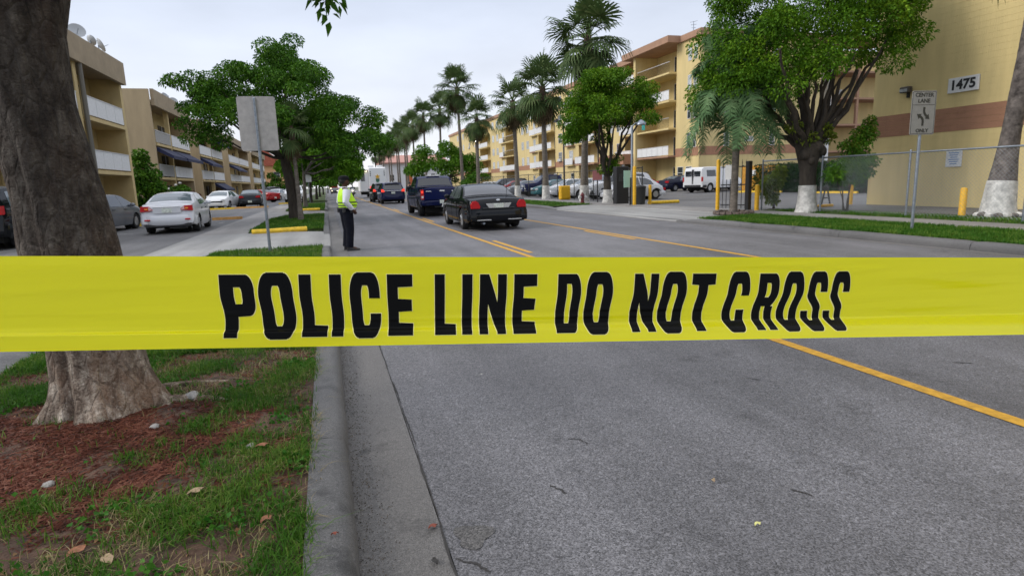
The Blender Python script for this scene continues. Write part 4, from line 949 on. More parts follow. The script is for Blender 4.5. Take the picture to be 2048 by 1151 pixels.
for bi, (a, c) in enumerate(bays):
    WB().box(FX+1.79, FX+1.83, a, c, .1, TOP).out("wall", M_wall2, ab)
    out_ = .9 if bi < 2 else .75
    for fi, z in enumerate(FL):
        WB().box(FX-out_, FX+1.78, a+.02, c-.02, z-.12, z+.06).out("balcony_floor", M_cap if fi == 0 else M_wall2, ab)
        dk = (bi, fi)
        rail = WB()
        white = dk not in ((0, 1), (3, 3), (4, 1), (4, 2), (0, 3), (5, 3))
        h0, h1 = z+.14, z+1.08
        if white:
            n = max(3, int((c-a)/1.1))
            for k in range(n):
                q0 = a+.06+(c-a-.12)*k/n; q1 = a+.06+(c-a-.12)*(k+1)/n
                WB().box(FX-out_+.02, FX-out_+.06, q0+.02, q1-.02, h0, h1).out("balcony_panel", M_white, ab)
        rail.box(FX-out_, FX-out_+.08, a+.03, c-.03, h1, h1+.05); rail.out("handrail", M_railg, ab)
        if not white:
            p = WB()
            for k in range(int((c-a)/.22)): p.box(FX-out_+.03, FX-out_+.05, a+.1+k*.22, a+.12+k*.22, z+.06, h1)
            p.out("balusters", M_black, ab, kind="stuff")
        # sliding door
        m = (a+c)/2-(1.3 if bi == 0 else .3)
        win_x(ab, FX+1.78, m-1.0, m+1.0, z+.08, z+2.25, nz=0); WB().box(FX+1.70, FX+1.75, m-.03, m+.03, z+.1, z+2.2).out("door_mullion", M_frame, ab)
    z = .15
    win_x(ab, FX+1.78, a+.6, min(c-.6, a+3.2), .9, 2.5)
for (y0, y1, st) in ((54.75, 55.35, 1), (55.75, 56.4, 1), (71.6, 72.5, 0), (91.7, 93.2, 0), (108.2, 109.6, 2), (111.2, 112.6, 2), (128.9, 130.4, 2), (132.3, 133.9, 2), (73.6, 74.6, 2), (104.4, 105.6, 3), (124.4, 125.8, 3), (87.2, 88.7, 3), (149, 150.2, 0), (156, 157.2, 0), (163, 164.4, 2), (170, 171.4, 2)):
    for fi, z in enumerate(FL):
        tall = st == 3
        pn = M_glassl if (st in (2, 3) or (st == 1 and fi > 1)) else M_glassd
        win_x(ab, FX, y0, y1, z+(.1 if tall else .75), z+2.25, pane=pn, nz=1)
        if st in (0, 1) and fi % 2 == 0 and y0 > 60: WB().box(FX-.35, FX-.06, y0+.1, y1-.1, z+.78, z+1.2, .02).out('air_conditioner', M_railg, ab)
        if tall:
            WB().box(FX-.55, FX, y0-.9, y1+.9, z-.1, z+.05).out("balcony_floor", M_cap if fi == 1 else M_wall2, ab)
            WB().box(FX-.55, FX-.50, y0-.9, y1+.9, z+.1, z+1.05).out("balcony_panel", M_white, ab)
for y0 in (57.0, 55.4, 62.2, 76, 87, 92, 105): win_x(ab, FX, y0, y0+1.1, 1.15, 2.45) if not any(a-.5 < y0 < c+.2 for a, c in bays) else None
# end wing facing the street corner
WB().box(FX+.001, 52.0, 54.19, 56, .1, 3.52).out("wall", M_wall2, ab); WB().box(FX-.02, 52.0, 54.16, 56, 3.525, 4.425).out("brick_band", M_band, ab); WB().box(FX+.001, 52.0, 54.19, 56, 4.43, TOP-.01).out("wall", M_wall2, ab)
for x0 in (39.9, 45.6):
    for z in FL: win_y(ab, 54.19, x0, x0+.65, z+.75, z+2.2, pane=M_glassd if z < 5 else M_glassl, nz=3)
WB().box(42.5, 43.55, 54.12, 54.185, 4.85, 5.35).out("number_plate", M_white, ab)
text_obj("number", "1455", .42, M_black, ab, Matrix.Translation((43.02-37, 54.115-54.2, 5.1-.1)) @ Matrix.Rotation(R(90), 4, 'X'), .002)
WB().tube([(36.95, 54.16, .1), (36.95, 54.16, TOP)], .05, 6).out("downpipe", M_wall2, ab)
WB().box(52.0, 54.3, 57, 58, .1, TOP).out("stair_wall", M_tan, ab); WB().box(54.3, 54.75, 55.4, 58, .1, TOP).out("column", M_white, ab)
WB().box(54.75, 66, 58.5, 59, .1, TOP).out("wall", M_wall2, ab)
for z in FL:
    WB().box(54.75, 66, 55.6, 58.49, z-.12, z+.08).out("balcony_floor", M_cap, ab); win_y(ab, 58.49, 55.2, 57.0, z+.1, z+2.2, nz=0)
WB().box(58.6, 58.9, 55.62, 55.9, .1, TOP).out("column", M_cap, ab)
ch = wthing("balcony_chair", "white plastic chair on the third floor corner balcony", "chair", (56.6, 56.3, 9.58))
WB().box(56.3, 56.85, 56.05, 56.6, 9.98, 10.03).out("seat", M_white, ch); WB().box(56.8, 56.86, 56.05, 56.6, 10.03, 10.5).out("backrest", M_white, ch)
for a, c in ((56.33, 56.08), (56.8, 56.08), (56.33, 56.55), (56.8, 56.55)): WB().box(a-.02, a+.02, c-.02, c+.02, 9.58, 9.98).out("leg", M_white, ch)
WB().box(34.6, 37.0, 66.2, 72.6, 3.1, 4.3).out("porch_canopy", M_band, ab); WB().box(34.7, 34.9, 66.4, 66.6, .1, 3.1).out("post", M_railg, ab); WB().box(34.7, 34.9, 72.2, 72.4, .1, 3.1).out("post", M_railg, ab)
WB().box(36.9, 36.99, 66.8, 72, .1, 2.6).out("door", M_glassd, ab)
WB().box(36.2, 36.25, 63.9, 64.6, 6.9, 7.9).out("balcony_screen", mat("teal", (.05, .42, .38), .6), ab)
an = wthing("roof_antenna", "thin television antenna on the parapet of the long yellow block", "antenna", (37.4, 56.2, 15.4))
w = WB().tube([(37.4, 56.2, 15.4), (37.4, 56.2, 17.0)], .03, 5)
w.out("mast", M_galv, an)
for k, (a, z) in enumerate(((.6, 16.9), (.45, 16.6), (.35, 16.3))): WB().tube([(37.4, 56.2-a, z), (37.4, 56.2+a, z+.15)], .02, 4).out("element", M_galv, an)
# --- near block with the house number
nb = wthing("apartment_building", "near yellow block wall with brown band and house number 1475", "building", (21.2, 19.3, .09))
WB().box(21.206, 34, -8, 19.3, .09, 15).out("wall", M_wall, nb)
z = .09; k = 0
while z < 14.9:
    h = .203; brown = 2.72 < z+.1 < 3.62
    WB().box(21.2+(-.012 if brown else 0), 21.235, -8, 19.306, z+.003, z+h-.003).out("block_course", M_band if brown else M_wall, nb); z += h; k += 1
WB().box(21.12, 21.185, 15.2, 16.25, 4.02, 4.52, .01).out("number_plate", M_white, nb)
text_obj("number", "1475", .44, M_black, nb, Matrix.Translation((21.113-21.2, 15.725-19.3, 4.26-.09)) @ Matrix.Rotation(R(-90), 4, 'Z') @ Matrix.Rotation(R(90), 4, 'X'), .002, .016)
fl = wthing("wall_lamp", "small dark floodlight fixed on the yellow wall left of the house number", "lamp", (21.2, 17.75, 4.2))
WB().box(20.95, 21.18, 17.62, 18.0, 4.28, 4.5, .03).out("housing", mat("lamp_bronze", (.06, .05, .04), .5), fl); WB().box(20.93, 20.96, 17.66, 17.96, 4.31, 4.42).out("lens", M_glassl, fl); WB().box(21.1, 21.19, 17.72, 17.8, 4.1, 4.3).out("bracket", M_black, fl)
ns = wthing("notice_board", "white parking notice with blue lines on the yellow wall behind the bollard", "sign", (21.18, 15.85, 1.5))
WB().box(21.15, 21.185, 15.55, 16.1, 1.5, 2.05).out("panel", M_white, ns)
M_blue = mat("print_blue", (.12, .22, .42), .6)
for k in range(6): q = .18-.05*(k % 3)*.6; WB().box(21.143, 21.15, 15.825-q, 15.825+q, 1.98-.075*k-.018, 1.98-.075*k+.012).out("text_line", M_blue, ns)
# --- three storey flats along the left
def flats(label, X, Y0, L, mods, awn=(), picket=(), depth=11, face=M_tan, H=8.25, roof_over=.3, seed=0):
    rr = random.Random(seed); t = wthing("flats", label, "building", (X, Y0, .1)); z0 = .1
    WB().box(X-depth, X-1.55, Y0+.3, Y0+L, z0, z0+H).out("wall", M_inner, t)
    WB().box(X-depth, X, Y0, Y0+.295, z0, z0+H+1.0).out("end_wall", face, t)
    WB().box(X-depth, X+roof_over, Y0+.296, Y0+L, z0+H+.001, z0+H+.2).out("roof", M_fascia, t)
    WB().box(X+.05, X+roof_over, Y0+.3, Y0+L, z0+H-.25, z0+H).box(X+.05, X+roof_over, Y0+.3, Y0+L, z0+H+.2, z0+H+1.05).out("parapet", M_fascia, t)
    i = 0
    for (a, c, fin) in mods:
        a += Y0; c += Y0
        if fin: WB().box(X-1.54, X+.02, c, c+.42, z0, z0+H-.001).out("fin_wall", face if fin == 1 else M_inner, t)
        else: WB().box(X-.38, X-.02, c, c+.3, z0, z0+H-.001).out("pillar", M_inner, t)
        for s in range(3):
            z = z0+2.75*s
            if s:
                WB().box(X-1.53, X+.06, a+.005, c-.005, z-.2, z).out("balcony_floor", M_inner, t)
                n = max(2, int((c-a)/1.25))
                if (i, s) in picket:
                    p = WB()
                    for k in range(int((c-a)/.14)): p.box(X-.02, X+.01, a+.05+.14*k, a+.08+.14*k, z+.08, z+1.0)
                    p.out("balusters", M_railg, t, kind="stuff")
                else:
                    for k in range(n):
                        q0 = a+.03+(c-a-.06)*k/n; q1 = a+.03+(c-a-.06)*(k+1)/n; WB().box(X-.02, X+.015, q0+.015, q1-.015, z+.08, z+1.0).out("balcony_panel", M_white, t)
                WB().box(X-.04, X+.035, a+.01, c-.01, z+1.0, z+1.06).out("handrail", M_railg, t)
            m = (a+c)/2; q = min(1.2, (c-a)/2-.3)
            w = WB().box(X-1.545, X-1.50, m-q, m+q, z+.05, z+2.15).out("sliding_door", M_glassd, t); f_ = WB().box(X-1.50, X-1.47, m-.04, m+.04, z+.05, z+2.15).out("frame", M_frame, t); f_.parent = w
            if (i, s) in awn:
                zt = z+2.45; WB().prism([(X-.05, zt), (X+1.15, zt-.75), (X+1.15, zt-1.0), (X-.05, zt-.35)], a+.1, c-.1, 'y').out("awning", M_navy, t)
        i += 1
    return t
b1 = flats("nearest tan flats on the left with white panelled balconies and dishes on the roof", -11.5, 20, 23.4, [(.5, 8, 0), (8.3, 15.8, 2), (16.9, 22.95, 2)], seed=1)
WB().tube([(-11.35, 36.4, .1), (-11.35, 36.4, 8.4)], .12, 8).out("downpipe", mat("pipe_grey", (.14, .13, .11), .7), b1)
flats("second tan flats on the left with plain end wall and navy awnings", -13.0, 56, 13.8, [(.5, 5.6, 0), (5.95, 13.3, 1)], H=8.7, awn=((0, 1), (1, 1)), picket=((0, 2), (0, 1)), seed=2)
flats("third tan flats on the left with barrel awning over a balcony", -13.0, 74, 16.2, [(.5, 7.5, 0), (7.9, 15.7, 1)], awn=((0, 1), (1, 0), (1, 2)), seed=3)
flats("fourth tan flats on the left, partly behind the broad tree", -13.0, 95, 24, [(.5, 11, 0), (11.4, 23.5, 1)], awn=((0, 1),), seed=4)
flats("farthest tan flats on the left before the red roofed house", -13.0, 124, 24, [(.5, 11, 0), (11.4, 23.5, 1)], seed=5)
def dish(label, x, y, z, r, az):
    t = wthing("satellite_dish", label, "satellite dish", (x, y, z)); t.rotation_euler = (0, 0, az)
    b = MB(); b.lathe([(.01, .03), (r*.5, .0), (r, -.12*r*2), (r*1.02, -.12*r*2-.01), (r*.5, -.02), (.011, .005)], 16, (0, 0, 0), 'y'); o = b.build("reflector", mat("dish_grey", (.33, .35, .37), .5), t, smooth=True); o.location = (0, 0, .65); o.rotation_euler = (R(-25), 0, 0)
    b = MB(); b.tube([(0, .05, 0), (0, .05, .65)], .03, 6); b.build("mast", M_galv, t)
    b = MB(); b.tube([(0, 0, .5), (0, -.45, .75)], .015, 5); b.build("arm", M_galv, t)
dish("left and largest grey dish on the nearest flats roof", -11.8, 38.2, 9.35, .40, R(30))
dish("small middle dish on the nearest flats roof", -11.75, 40.0, 9.3, .28, R(150))
dish("dark right hand dish on the nearest flats roof edge", -11.7, 41.2, 9.3, .38, R(120))
dish("small dish on the second flats roof nearer the end wall", -13.1, 62, 9.3, .4, R(60)); dish("small dish on the second flats roof farther from the end wall", -13.1, 65, 9.3, .4, R(20))
dish("dish on the third flats roof edge", -13.1, 80, 9.3, .45, R(40))
# --- far houses
fh = wthing("house", "peach house with red tiled gable roof at the far left end of the street", "house", (-14, 165, .1))
WB().box(-19, -9.5, 165, 178, .1, 7.5).out("wall", mat("peach", (.62, .36, .18), .85), fh)
WB().prism([(-20, 7.4), (-14.2, 11.5), (-8.6, 7.4)], 164.4, 178.5, 'y').out("roof", mat("roof_red", (.33, .085, .05), .8, var=.2, scale=3), fh)
for z in (1.2, 4.4): win_y(fh, 165, -12.5, -10.9, z, z+1.5)
wh = wthing("house", "low white building with pale red roof beyond the palm trunks", "house", (22, 205, .1))
WB().box(18.5, 40, 205, 225, .1, 8.6).out("wall", mat("white_wall", (.66, .66, .68), .85, var=.05, scale=.5), wh)
WB().prism([(204, 8.6), (204, 9.0), (215, 11.8), (226, 9.0), (226, 8.6)], 18, 40.5, 'x').out("roof", mat("roof_pale_red", (.42, .22, .18), .8), wh)
WB().box(26.2, 28.2, 204.9, 205, .1, 5.2).out("door", mat("door_orange", (.5, .12, .04), .7), wh)
for x0 in (20.5, 31, 34.5): win_y(wh, 205, x0, x0+1.6, 3.0, 5.0)
# ------------------------------------------------------------------ vehicles
M_tyre = mat("tyre", (.014, .014, .015), .8); M_rim = mat("rim_silver", (.42, .43, .45), .3, metal=.7); M_rimd = mat("rim_dark", (.05, .05, .055), .4, metal=.6)
M_cglass = mat("car_glass", (.018, .022, .028), .04, spec=.9); M_under = mat("underbody", (.008, .008, .008), .9); M_trim = mat("car_trim", (.02, .02, .022), .45)
M_cglass2 = mat("car_glass_clear", (.10, .13, .15), .04, spec=.9)
M_chrome = mat("chrome", (.62, .63, .65), .15, metal=1.0)
M_red = mat("lamp_red", (.45, .006, .010), .35, spec=.3); M_redlit = mat("lamp_red_lit", (.6, .02, .015), .3, emit=(1, .06, .03), es=.7)
M_amber = mat("lamp_amber", (.75, .25, .02), .25, coat=.5); M_head = mat("lamp_clear", (.62, .64, .66), .12, spec=.9); M_headlit = mat("lamp_head_lit", (.9, .85, .7), .3, emit=(1, .86, .6), es=1.6)
M_plate = mat("number_plate", (.58, .62, .56), .5, var=.3, scale=18)
def paint(name, col, flake=.0): return mat("paint_"+name, col, .45, coat=.55, metal=flake, spec=.0)
class Shell:
    def __init__(s, L, W, top, belt, plan, sill, wheels, Rw, tumble, crown=.05):
        s.L, s.W, s.t, s.b, s.p, s.s, s.wh, s.R, s.tm, s.cr = L, W, np.array(top), np.array(belt), np.array(plan), np.array(sill), wheels, Rw, tumble, crown
    def top(s, y): return float(np.interp(y, s.t[:, 0], s.t[:, 1]))
    def belt(s, y): return min(float(np.interp(y, s.b[:, 0], s.b[:, 1])), s.top(y)-.012)
    def w(s, y): return s.W/2*float(np.interp(y, s.p[:, 0], s.p[:, 1]))
    def sill(s, y):
        z = float(np.interp(y, s.s[:, 0], s.s[:, 1])); Ra = s.R+.055
        for c in s.wh:
            d = abs(y-c)
            if d < Ra: z = max(z, s.R+math.sqrt(Ra*Ra-d*d)*.98)
        return min(z, s.belt(y)-.03)
    def sidef(s, y, z):
        zb = s.belt(y); z0 = float(np.interp(y, s.s[:, 0], s.s[:, 1])); t = (z-z0)/max(.05, zb-z0)
        f = .945+.055*math.sin(math.pi*min(1, max(0, t*1.05)))**.7 if t < .62 else 1.0-.045*((t-.62)/.38)**1.6
        return s.w(y)*f
    def x(s, y, z):
        zb = s.belt(y)
        if z <= zb: return s.sidef(y, z)
        return s.sidef(y, zb)-(z-zb)*s.tm
    def roof(s, y):
        zt = s.top(y); zb = s.belt(y); dz = zt-zb; cr_ = min(s.cr, dz*.6); zc = zt-cr_; return zt, cr_, zc, s.x(y, zc)
    def topz(s, y, x):
        zt, c, zc, xr = s.roof(y); return zt-c*min(1, abs(x)/xr)**2.2
    def row(s, y):
        z0, zb = s.sill(y), s.belt(y); o = []
        for k in range(7): z = z0+(zb-z0)*k/6; o.append((s.sidef(y, z), y, z))
        zt, c, zc, xr = s.roof(y)
        for k in range(1, 5): z = zb+(zc-zb)*k/4; o.append((s.x(y, z), y, z))
        for f in (.88, .7, .45, .2, 0): xx = xr*f; o.append((xx, y, zt-c*f**2.2))
        return o+[(-a, b, c_) for a, b, c_ in o[-2::-1]]
    def mesh(s):
        ys = set(np.linspace(0, s.L, 64)); ys |= set(s.t[:, 0]) | set(s.b[:, 0])
        for c in s.wh:
            for a in np.linspace(-1, 1, 19): ys.add(c+(s.R+.054)*math.sin(a*math.pi/2))
        ys = sorted(y for y in ys if 0 <= y <= s.L); q = [ys[0]]
        for y in ys[1:]:
            if y-q[-1] > .008: q.append(y)
        rows = [s.row(y) for y in q]; b = MB(); b.grid(rows); m = len(rows[0]); n = len(rows)
        b.f.append(tuple(range(m))); b.f.append(tuple((n-1)*m+k for k in range(m-1, -1, -1))); return b
    def side_poly(s, P, sg, off=.006, sub=4):      # polygon (y,z) laid on the side surface
        Q = []
        for (a, c), (d, e_) in zip(P, P[1:]+P[:1]):
            for k in range(sub): Q.append((a+(d-a)*k/sub, c+(e_-c)*k/sub))
        cy = sum(q[0] for q in Q)/len(Q); cz = sum(q[1] for q in Q)/len(Q)
        pts = [(sg*(s.x(y, z)+off), y, z) for y, z in Q]+[(sg*(s.x(cy, cz)+off), cy, cz)]; n = len(Q)
        return MB().add(pts, [(i, (i+1) % n, n) for i in range(n)])
    def top_patch(s, y0, y1, f0, f1, off=.007, n=8, shrink=0.0):
        rows = []
        for i in range(n+1):
            y = y0+(y1-y0)*i/n; xr = s.roof(y)[3]; e = .04; dz = (s.top(y+e)-s.top(y-e))/(2*e); nl = math.hypot(1, dz)
            rows.append([(xr*f*(1-shrink*i/n), y-dz/nl*off, s.topz(y, xr*f)+off/nl) for f in np.linspace(f0, f1, 9)])
        return MB().grid(rows)
    def side_grid(s, y0, y1, z0f, z1f, sg, off=.006, n=8):
        rows = []
        for i in range(n+1):
            y = y0+(y1-y0)*i/n; a = s.sill(y)+.03 if z0f is None else z0f; c = s.belt(y)-.012 if z1f is None else z1f
            rows.append([(sg*(s.x(y, a+(c-a)*k/7)+off), y, a+(c-a)*k/7) for k in range(8)])
        return MB().grid(rows)
WCACHE = {}
def wheel_mesh(Rw, w, rm, wr=.62):
    k = (Rw, w, rm.name)
    if k in WCACHE: return WCACHE[k]
    b = MB(); b.lathe([(Rw*.55, -w/2), (Rw*.93, -w/2), (Rw, -w*.32), (Rw, w*.32), (Rw*.93, w/2), (Rw*wr, w/2), (Rw*.55, w*.3)], 26, axis='x'); t = b.build("tyre", M_tyre, None, smooth=True)
    b = MB(); b.lathe([(Rw*(wr+.01), w*.44), (Rw*(wr-.07), w*.30), (Rw*.30, w*.38), (Rw*.16, w*.47), (.012, w*.48)], 20, axis='x')
    for i in range(5):
        a = 2*math.pi*i/5; b.tube([(w*.40, Rw*.15*math.cos(a), Rw*.15*math.sin(a)), (w*.42, Rw*(wr-.02)*math.cos(a), Rw*(wr-.02)*math.sin(a))], Rw*.06, 5)
    r = b.build("rim", rm, None, smooth=True)
    WCACHE[k] = (t.data, r.data); bpy.data.objects.remove(t); bpy.data.objects.remove(r); return WCACHE[k]
def car(name, label, cat, sh, body, rim=M_rim, glass=M_cglass, sidewin=(), rearglass=None, windshield=None, doors=(), tails=(), heads=(), plate=None, bumper=None, mirrors=None, handles=(), extra=None, group=None, tread=.22, frontplate=None):
    t = thing(name, label, cat, (0, 0, 0), 0, group); off = -sh.L/2
    def fin(b, nm, m, par=t, smooth=False, **kw):
        if par is t: b.v = [(x, y+off, z) for x, y, z in b.v]
        return b.build(nm, m, par, smooth=smooth, **kw)
    fin(sh.mesh(), "body", body, smooth=True)
    b = MB().box(-sh.W/2+.26, sh.W/2-.26, .35, sh.L-.35, .19, min(sh.belt(sh.L*.5)*.8, .75)); fin(b, "underbody", M_under)
    for y in sh.wh:
        for sg in (1, -1):
            tm, rm = wheel_mesh(sh.R, tread, rim); w = newobj("wheel", tm, t); w.location = (sg*(sh.w(y)-tread/2-.02), y+off, sh.R); w.rotation_euler = (0, 0, 0 if sg > 0 else math.pi); newobj("rim", rm, w)
            b = MB(); b.lathe([(.02, -.12), (sh.R+.05, -.12), (sh.R+.05, -.10), (.02, -.10)], 16, (0, 0, 0), 'x'); o = b.build("wheel_well", M_under, t); o.location = (sg*(sh.w(y)-tread-.05), y+off, sh.R+.02)
    for P in sidewin:
        for sg in (1, -1): fin(sh.side_poly(P, sg), "side_window", glass)
    if rearglass: fin(sh.top_patch(*rearglass), "rear_window", glass, smooth=True)
    if windshield: fin(sh.top_patch(*windshield), "windscreen", glass, smooth=True)
    for (y0, y1) in doors:
        for sg in (1, -1): fin(sh.side_grid(y0, y1, None, None, sg, .007), "door", body, smooth=True)
    for (y, z) in handles:
        for sg in (1, -1):
            x = sg*(sh.x(y, z)+.02); fin(MB().box(x-.018, x+.018, y-.10, y+.10, z-.018, z+.018, .01), "door_handle", M_trim if body.name not in ("paint_white",) else M_trim)
    for (P, d0, d1, m) in tails:
        for sg in (1, -1): fin(MB().prism([(sg*a, c) for a, c in P], d0, d1, 'y'), "tail_lamp", m)
    for (P, d0, d1, m) in heads:
        for sg in (1, -1): fin(MB().prism([(sg*a, c) for a, c in P], sh.L+d0, sh.L+d1, 'y'), "headlamp", m)
    if plate: y, z = plate; fin(MB().box(-.155, .155, y-.012, y, z-.08, z+.08), "number_plate", M_plate)
    if frontplate: z = frontplate; fin(MB().box(-.6, .6, sh.L+.0, sh.L+.015, z-.06, z+.06), "grille", M_trim)
    if bumper:
        for (y0, z0, z1, m, front) in bumper:
            out = []; wd = sh.W/2*(.93 if front else 1.0)
            for k in range(15):
                f = -1+2*k/14; out.append((wd*f, y0+.26*abs(f)**5))
            out = [(-wd, y0+.62)]+out+[(wd, y0+.62)]; inn = [(wd-.12, y0+.62), (wd-.16, y0+.4), (-wd+.16, y0+.4), (-wd+.12, y0+.62)]
            P = out+inn
            if front: P = [(a, sh.L-c) for a, c in P]
            b = MB(); h = (z1-z0)*.14; ctr = (0, y0+.4 if not front else sh.L-y0-.4)
            def sc(P, q): return [(a*(1-q*.02), c+(q*.03 if not front else -q*.03) if abs(c-ctr[1]) > .15 else c) for a, c in P]
            n = len(P); L4 = [(sc(P, 1), z0), (P, z0+h), (P, z1-h), (sc(P, 1), z1)]
            vs = [(a, c, z) for Q, z in L4 for a, c in Q]; fs = [tuple(range(n-1, -1, -1)), tuple(3*n+i for i in range(n))]
            for q in range(3): fs += [(q*n+i, q*n+(i+1) % n, (q+1)*n+(i+1) % n, (q+1)*n+i) for i in range(n)]
            b.add(vs, fs); fin(b, "bumper", m, smooth=True)
    if mirrors:
        y, z, m = mirrors
        for sg in (1, -1):
            x = sg*(sh.x(y, z)+.12); b = MB(); b.ell((x, y, z), (.11, .06, .075), 10, 6); b.box(min(x, x-sg*.12), max(x, x-sg*.12), y-.02, y+.02, z-.07, z-.02); fin(b, "side_mirror", m, smooth=True)
    if extra: extra(t, fin, sh)
    return t
def put(t, x, y, z=0.0, deg=0.0): t.location = (x, y, z); t.rotation_euler = (0, 0, R(deg)); return t
# ---- shells
SH_vic = lambda: Shell(5.39, 1.99, [(0, .52), (.03, .66), (.07, .93), (.13, 1.0), (.3, 1.035), (1.12, 1.07), (1.2, 1.085), (1.55, 1.27), (1.9, 1.41), (2.25, 1.475), (2.7, 1.49), (3.1, 1.475), (3.3, 1.42), (3.98, 1.06), (4.1, 1.03), (5.0, .92), (5.3, .76), (5.39, .5)],
    [(0, .5), (.05, .72), (.12, .9), (.3, .955), (4, .96), (5, .84), (5.39, .46)], [(0, .91), (.06, .94), (.25, .98), (.7, .995), (1.5, 1), (4, 1), (4.8, .97), (5.2, .9), (5.39, .8)], [(0, .34), (.4, .26), (.8, .22), (4.6, .22), (5.0, .24), (5.39, .3)], (1.26, 4.17), .335, .52)
SH_sed = lambda L=4.55, W=1.77, H=1.46: Shell(L, W, [(0, .5), (.04, .72), (.09, .98), (.15, 1.06), (.7, 1.10), (.78, 1.12), (1.15, 1.29), (1.5, H-.06), (1.95, H), (2.6, H), (2.9, H-.06), (3.65, 1.03), (3.8, .99), (4.25, .86), (4.48, .68), (L, .45)],
    [(0, .48), (.08, .82), (.2, .93), (.8, .96), (3.6, .9), (4.3, .76), (L, .42)], [(0, .92), (.06, .95), (.25, .98), (.7, .995), (1.3, 1), (3.3, 1), (4, .96), (4.4, .86), (L, .74)], [(0, .36), (.3, .27), (.8, .2), (3.8, .2), (4.2, .22), (L, .28)], (.92, 3.52), .315, .5)
SH_suv = lambda: Shell(4.98, 2.0, [(0, .6), (.02, .9), (.06, 1.12), (.14, 1.25), (.34, 1.62), (.5, 1.73), (1.4, 1.8), (2.8, 1.78), (3.1, 1.71), (3.9, 1.2), (4.05, 1.14), (4.7, 1.04), (4.92, .84), (4.98, .5)],
    [(0, .58), (.06, 1.06), (.3, 1.13), (3.9, 1.08), (4.7, .93), (4.98, .47)], [(0, .93), (.06, .96), (.3, .985), (.9, 1), (4, 1), (4.6, .95), (4.85, .86), (4.98, .76)], [(0, .45), (.3, .32), (.8, .26), (4.2, .26), (4.98, .34)], (.98, 3.84), .37, .36)
SH_pick = lambda: Shell(5.89, 2.01, [(0, .68), (.02, .95), (.04, 1.34), (.07, 1.38), (1.9, 1.38), (1.94, 1.40), (2.16, 1.84), (2.4, 1.93), (3.4, 1.94), (3.65, 1.88), (4.35, 1.33), (4.5, 1.27), (5.5, 1.18), (5.8, .95), (5.89, .6)],
    [(0, .66), (.04, 1.30), (1.9, 1.33), (2.2, 1.27), (4.3, 1.22), (5.5, 1.06), (5.89, .56)], [(0, .96), (.3, .99), (1, 1), (4.8, 1), (5.5, .96), (5.89, .85)], [(0, .56), (.5, .45), (1, .4), (5, .4), (5.89, .46)], (1.12, 4.8), .40, .26)
SH_van = lambda: Shell(5.5, 2.01, [(0, .6), (.02, 1.1), (.06, 1.75), (.14, 1.96), (.3, 2.03), (2, 2.07), (3.7, 2.05), (4.0, 1.96), (4.7, 1.3), (4.85, 1.2), (5.3, 1.02), (5.45, .82), (5.5, .5)],
    [(0, .58), (.05, 1.1), (.2, 1.2), (4.6, 1.16), (5.3, .92), (5.5, .48)], [(0, .94), (.1, .97), (.5, 1), (4.6, 1), (5.2, .92), (5.5, .8)], [(0, .45), (.5, .34), (5, .34), (5.5, .4)], (1.0, 4.4), .37, .13)
SH_beet = lambda: Shell(4.1, 1.73, [(0, .42), (.06, .6), (.25, .83), (.6, 1.05), (1.0, 1.29), (1.4, 1.43), (1.9, 1.5), (2.35, 1.46), (2.7, 1.33), (3.1, 1.06), (3.4, .95), (3.8, .77), (4.02, .56), (4.1, .38)],
    [(0, .4), (.25, .74), (.6, .87), (3.2, .87), (3.8, .7), (4.1, .36)], [(0, .6), (.15, .72), (.5, .86), (1, .97), (1.6, 1), (2.6, 1), (3.3, .93), (3.8, .78), (4.1, .58)], [(0, .3), (.5, .22), (3.6, .22), (4.1, .28)], (.82, 3.33), .32, .62)
P_black = paint("black", (.005, .006, .008)); P_navy = paint("navy", (.007, .012, .065), .1); P_silver = paint("silver", (.60, .61, .64), .25); P_grey = paint("grey", (.20, .21, .23), .4); P_white = paint("white", (.72, .73, .74))
P_dark = paint("dark", (.022, .024, .028), .1); P_teal = paint("teal", (.03, .13, .15), .3); P_red = paint("red", (.30, .02, .02)); P_nblue = paint("midnight", (.012, .014, .03))
P_navy2 = paint("deep_blue", (.008, .012, .05))
SWIN = [[(2.86, .99), (3.72, .985), (3.27, 1.385), (2.86, 1.42)], [(1.98, 1.0), (2.78, .995), (2.78, 1.42), (2.3, 1.405), (2.02, 1.33)], [(1.62, 1.01), (1.93, 1.0), (1.96, 1.31)]]
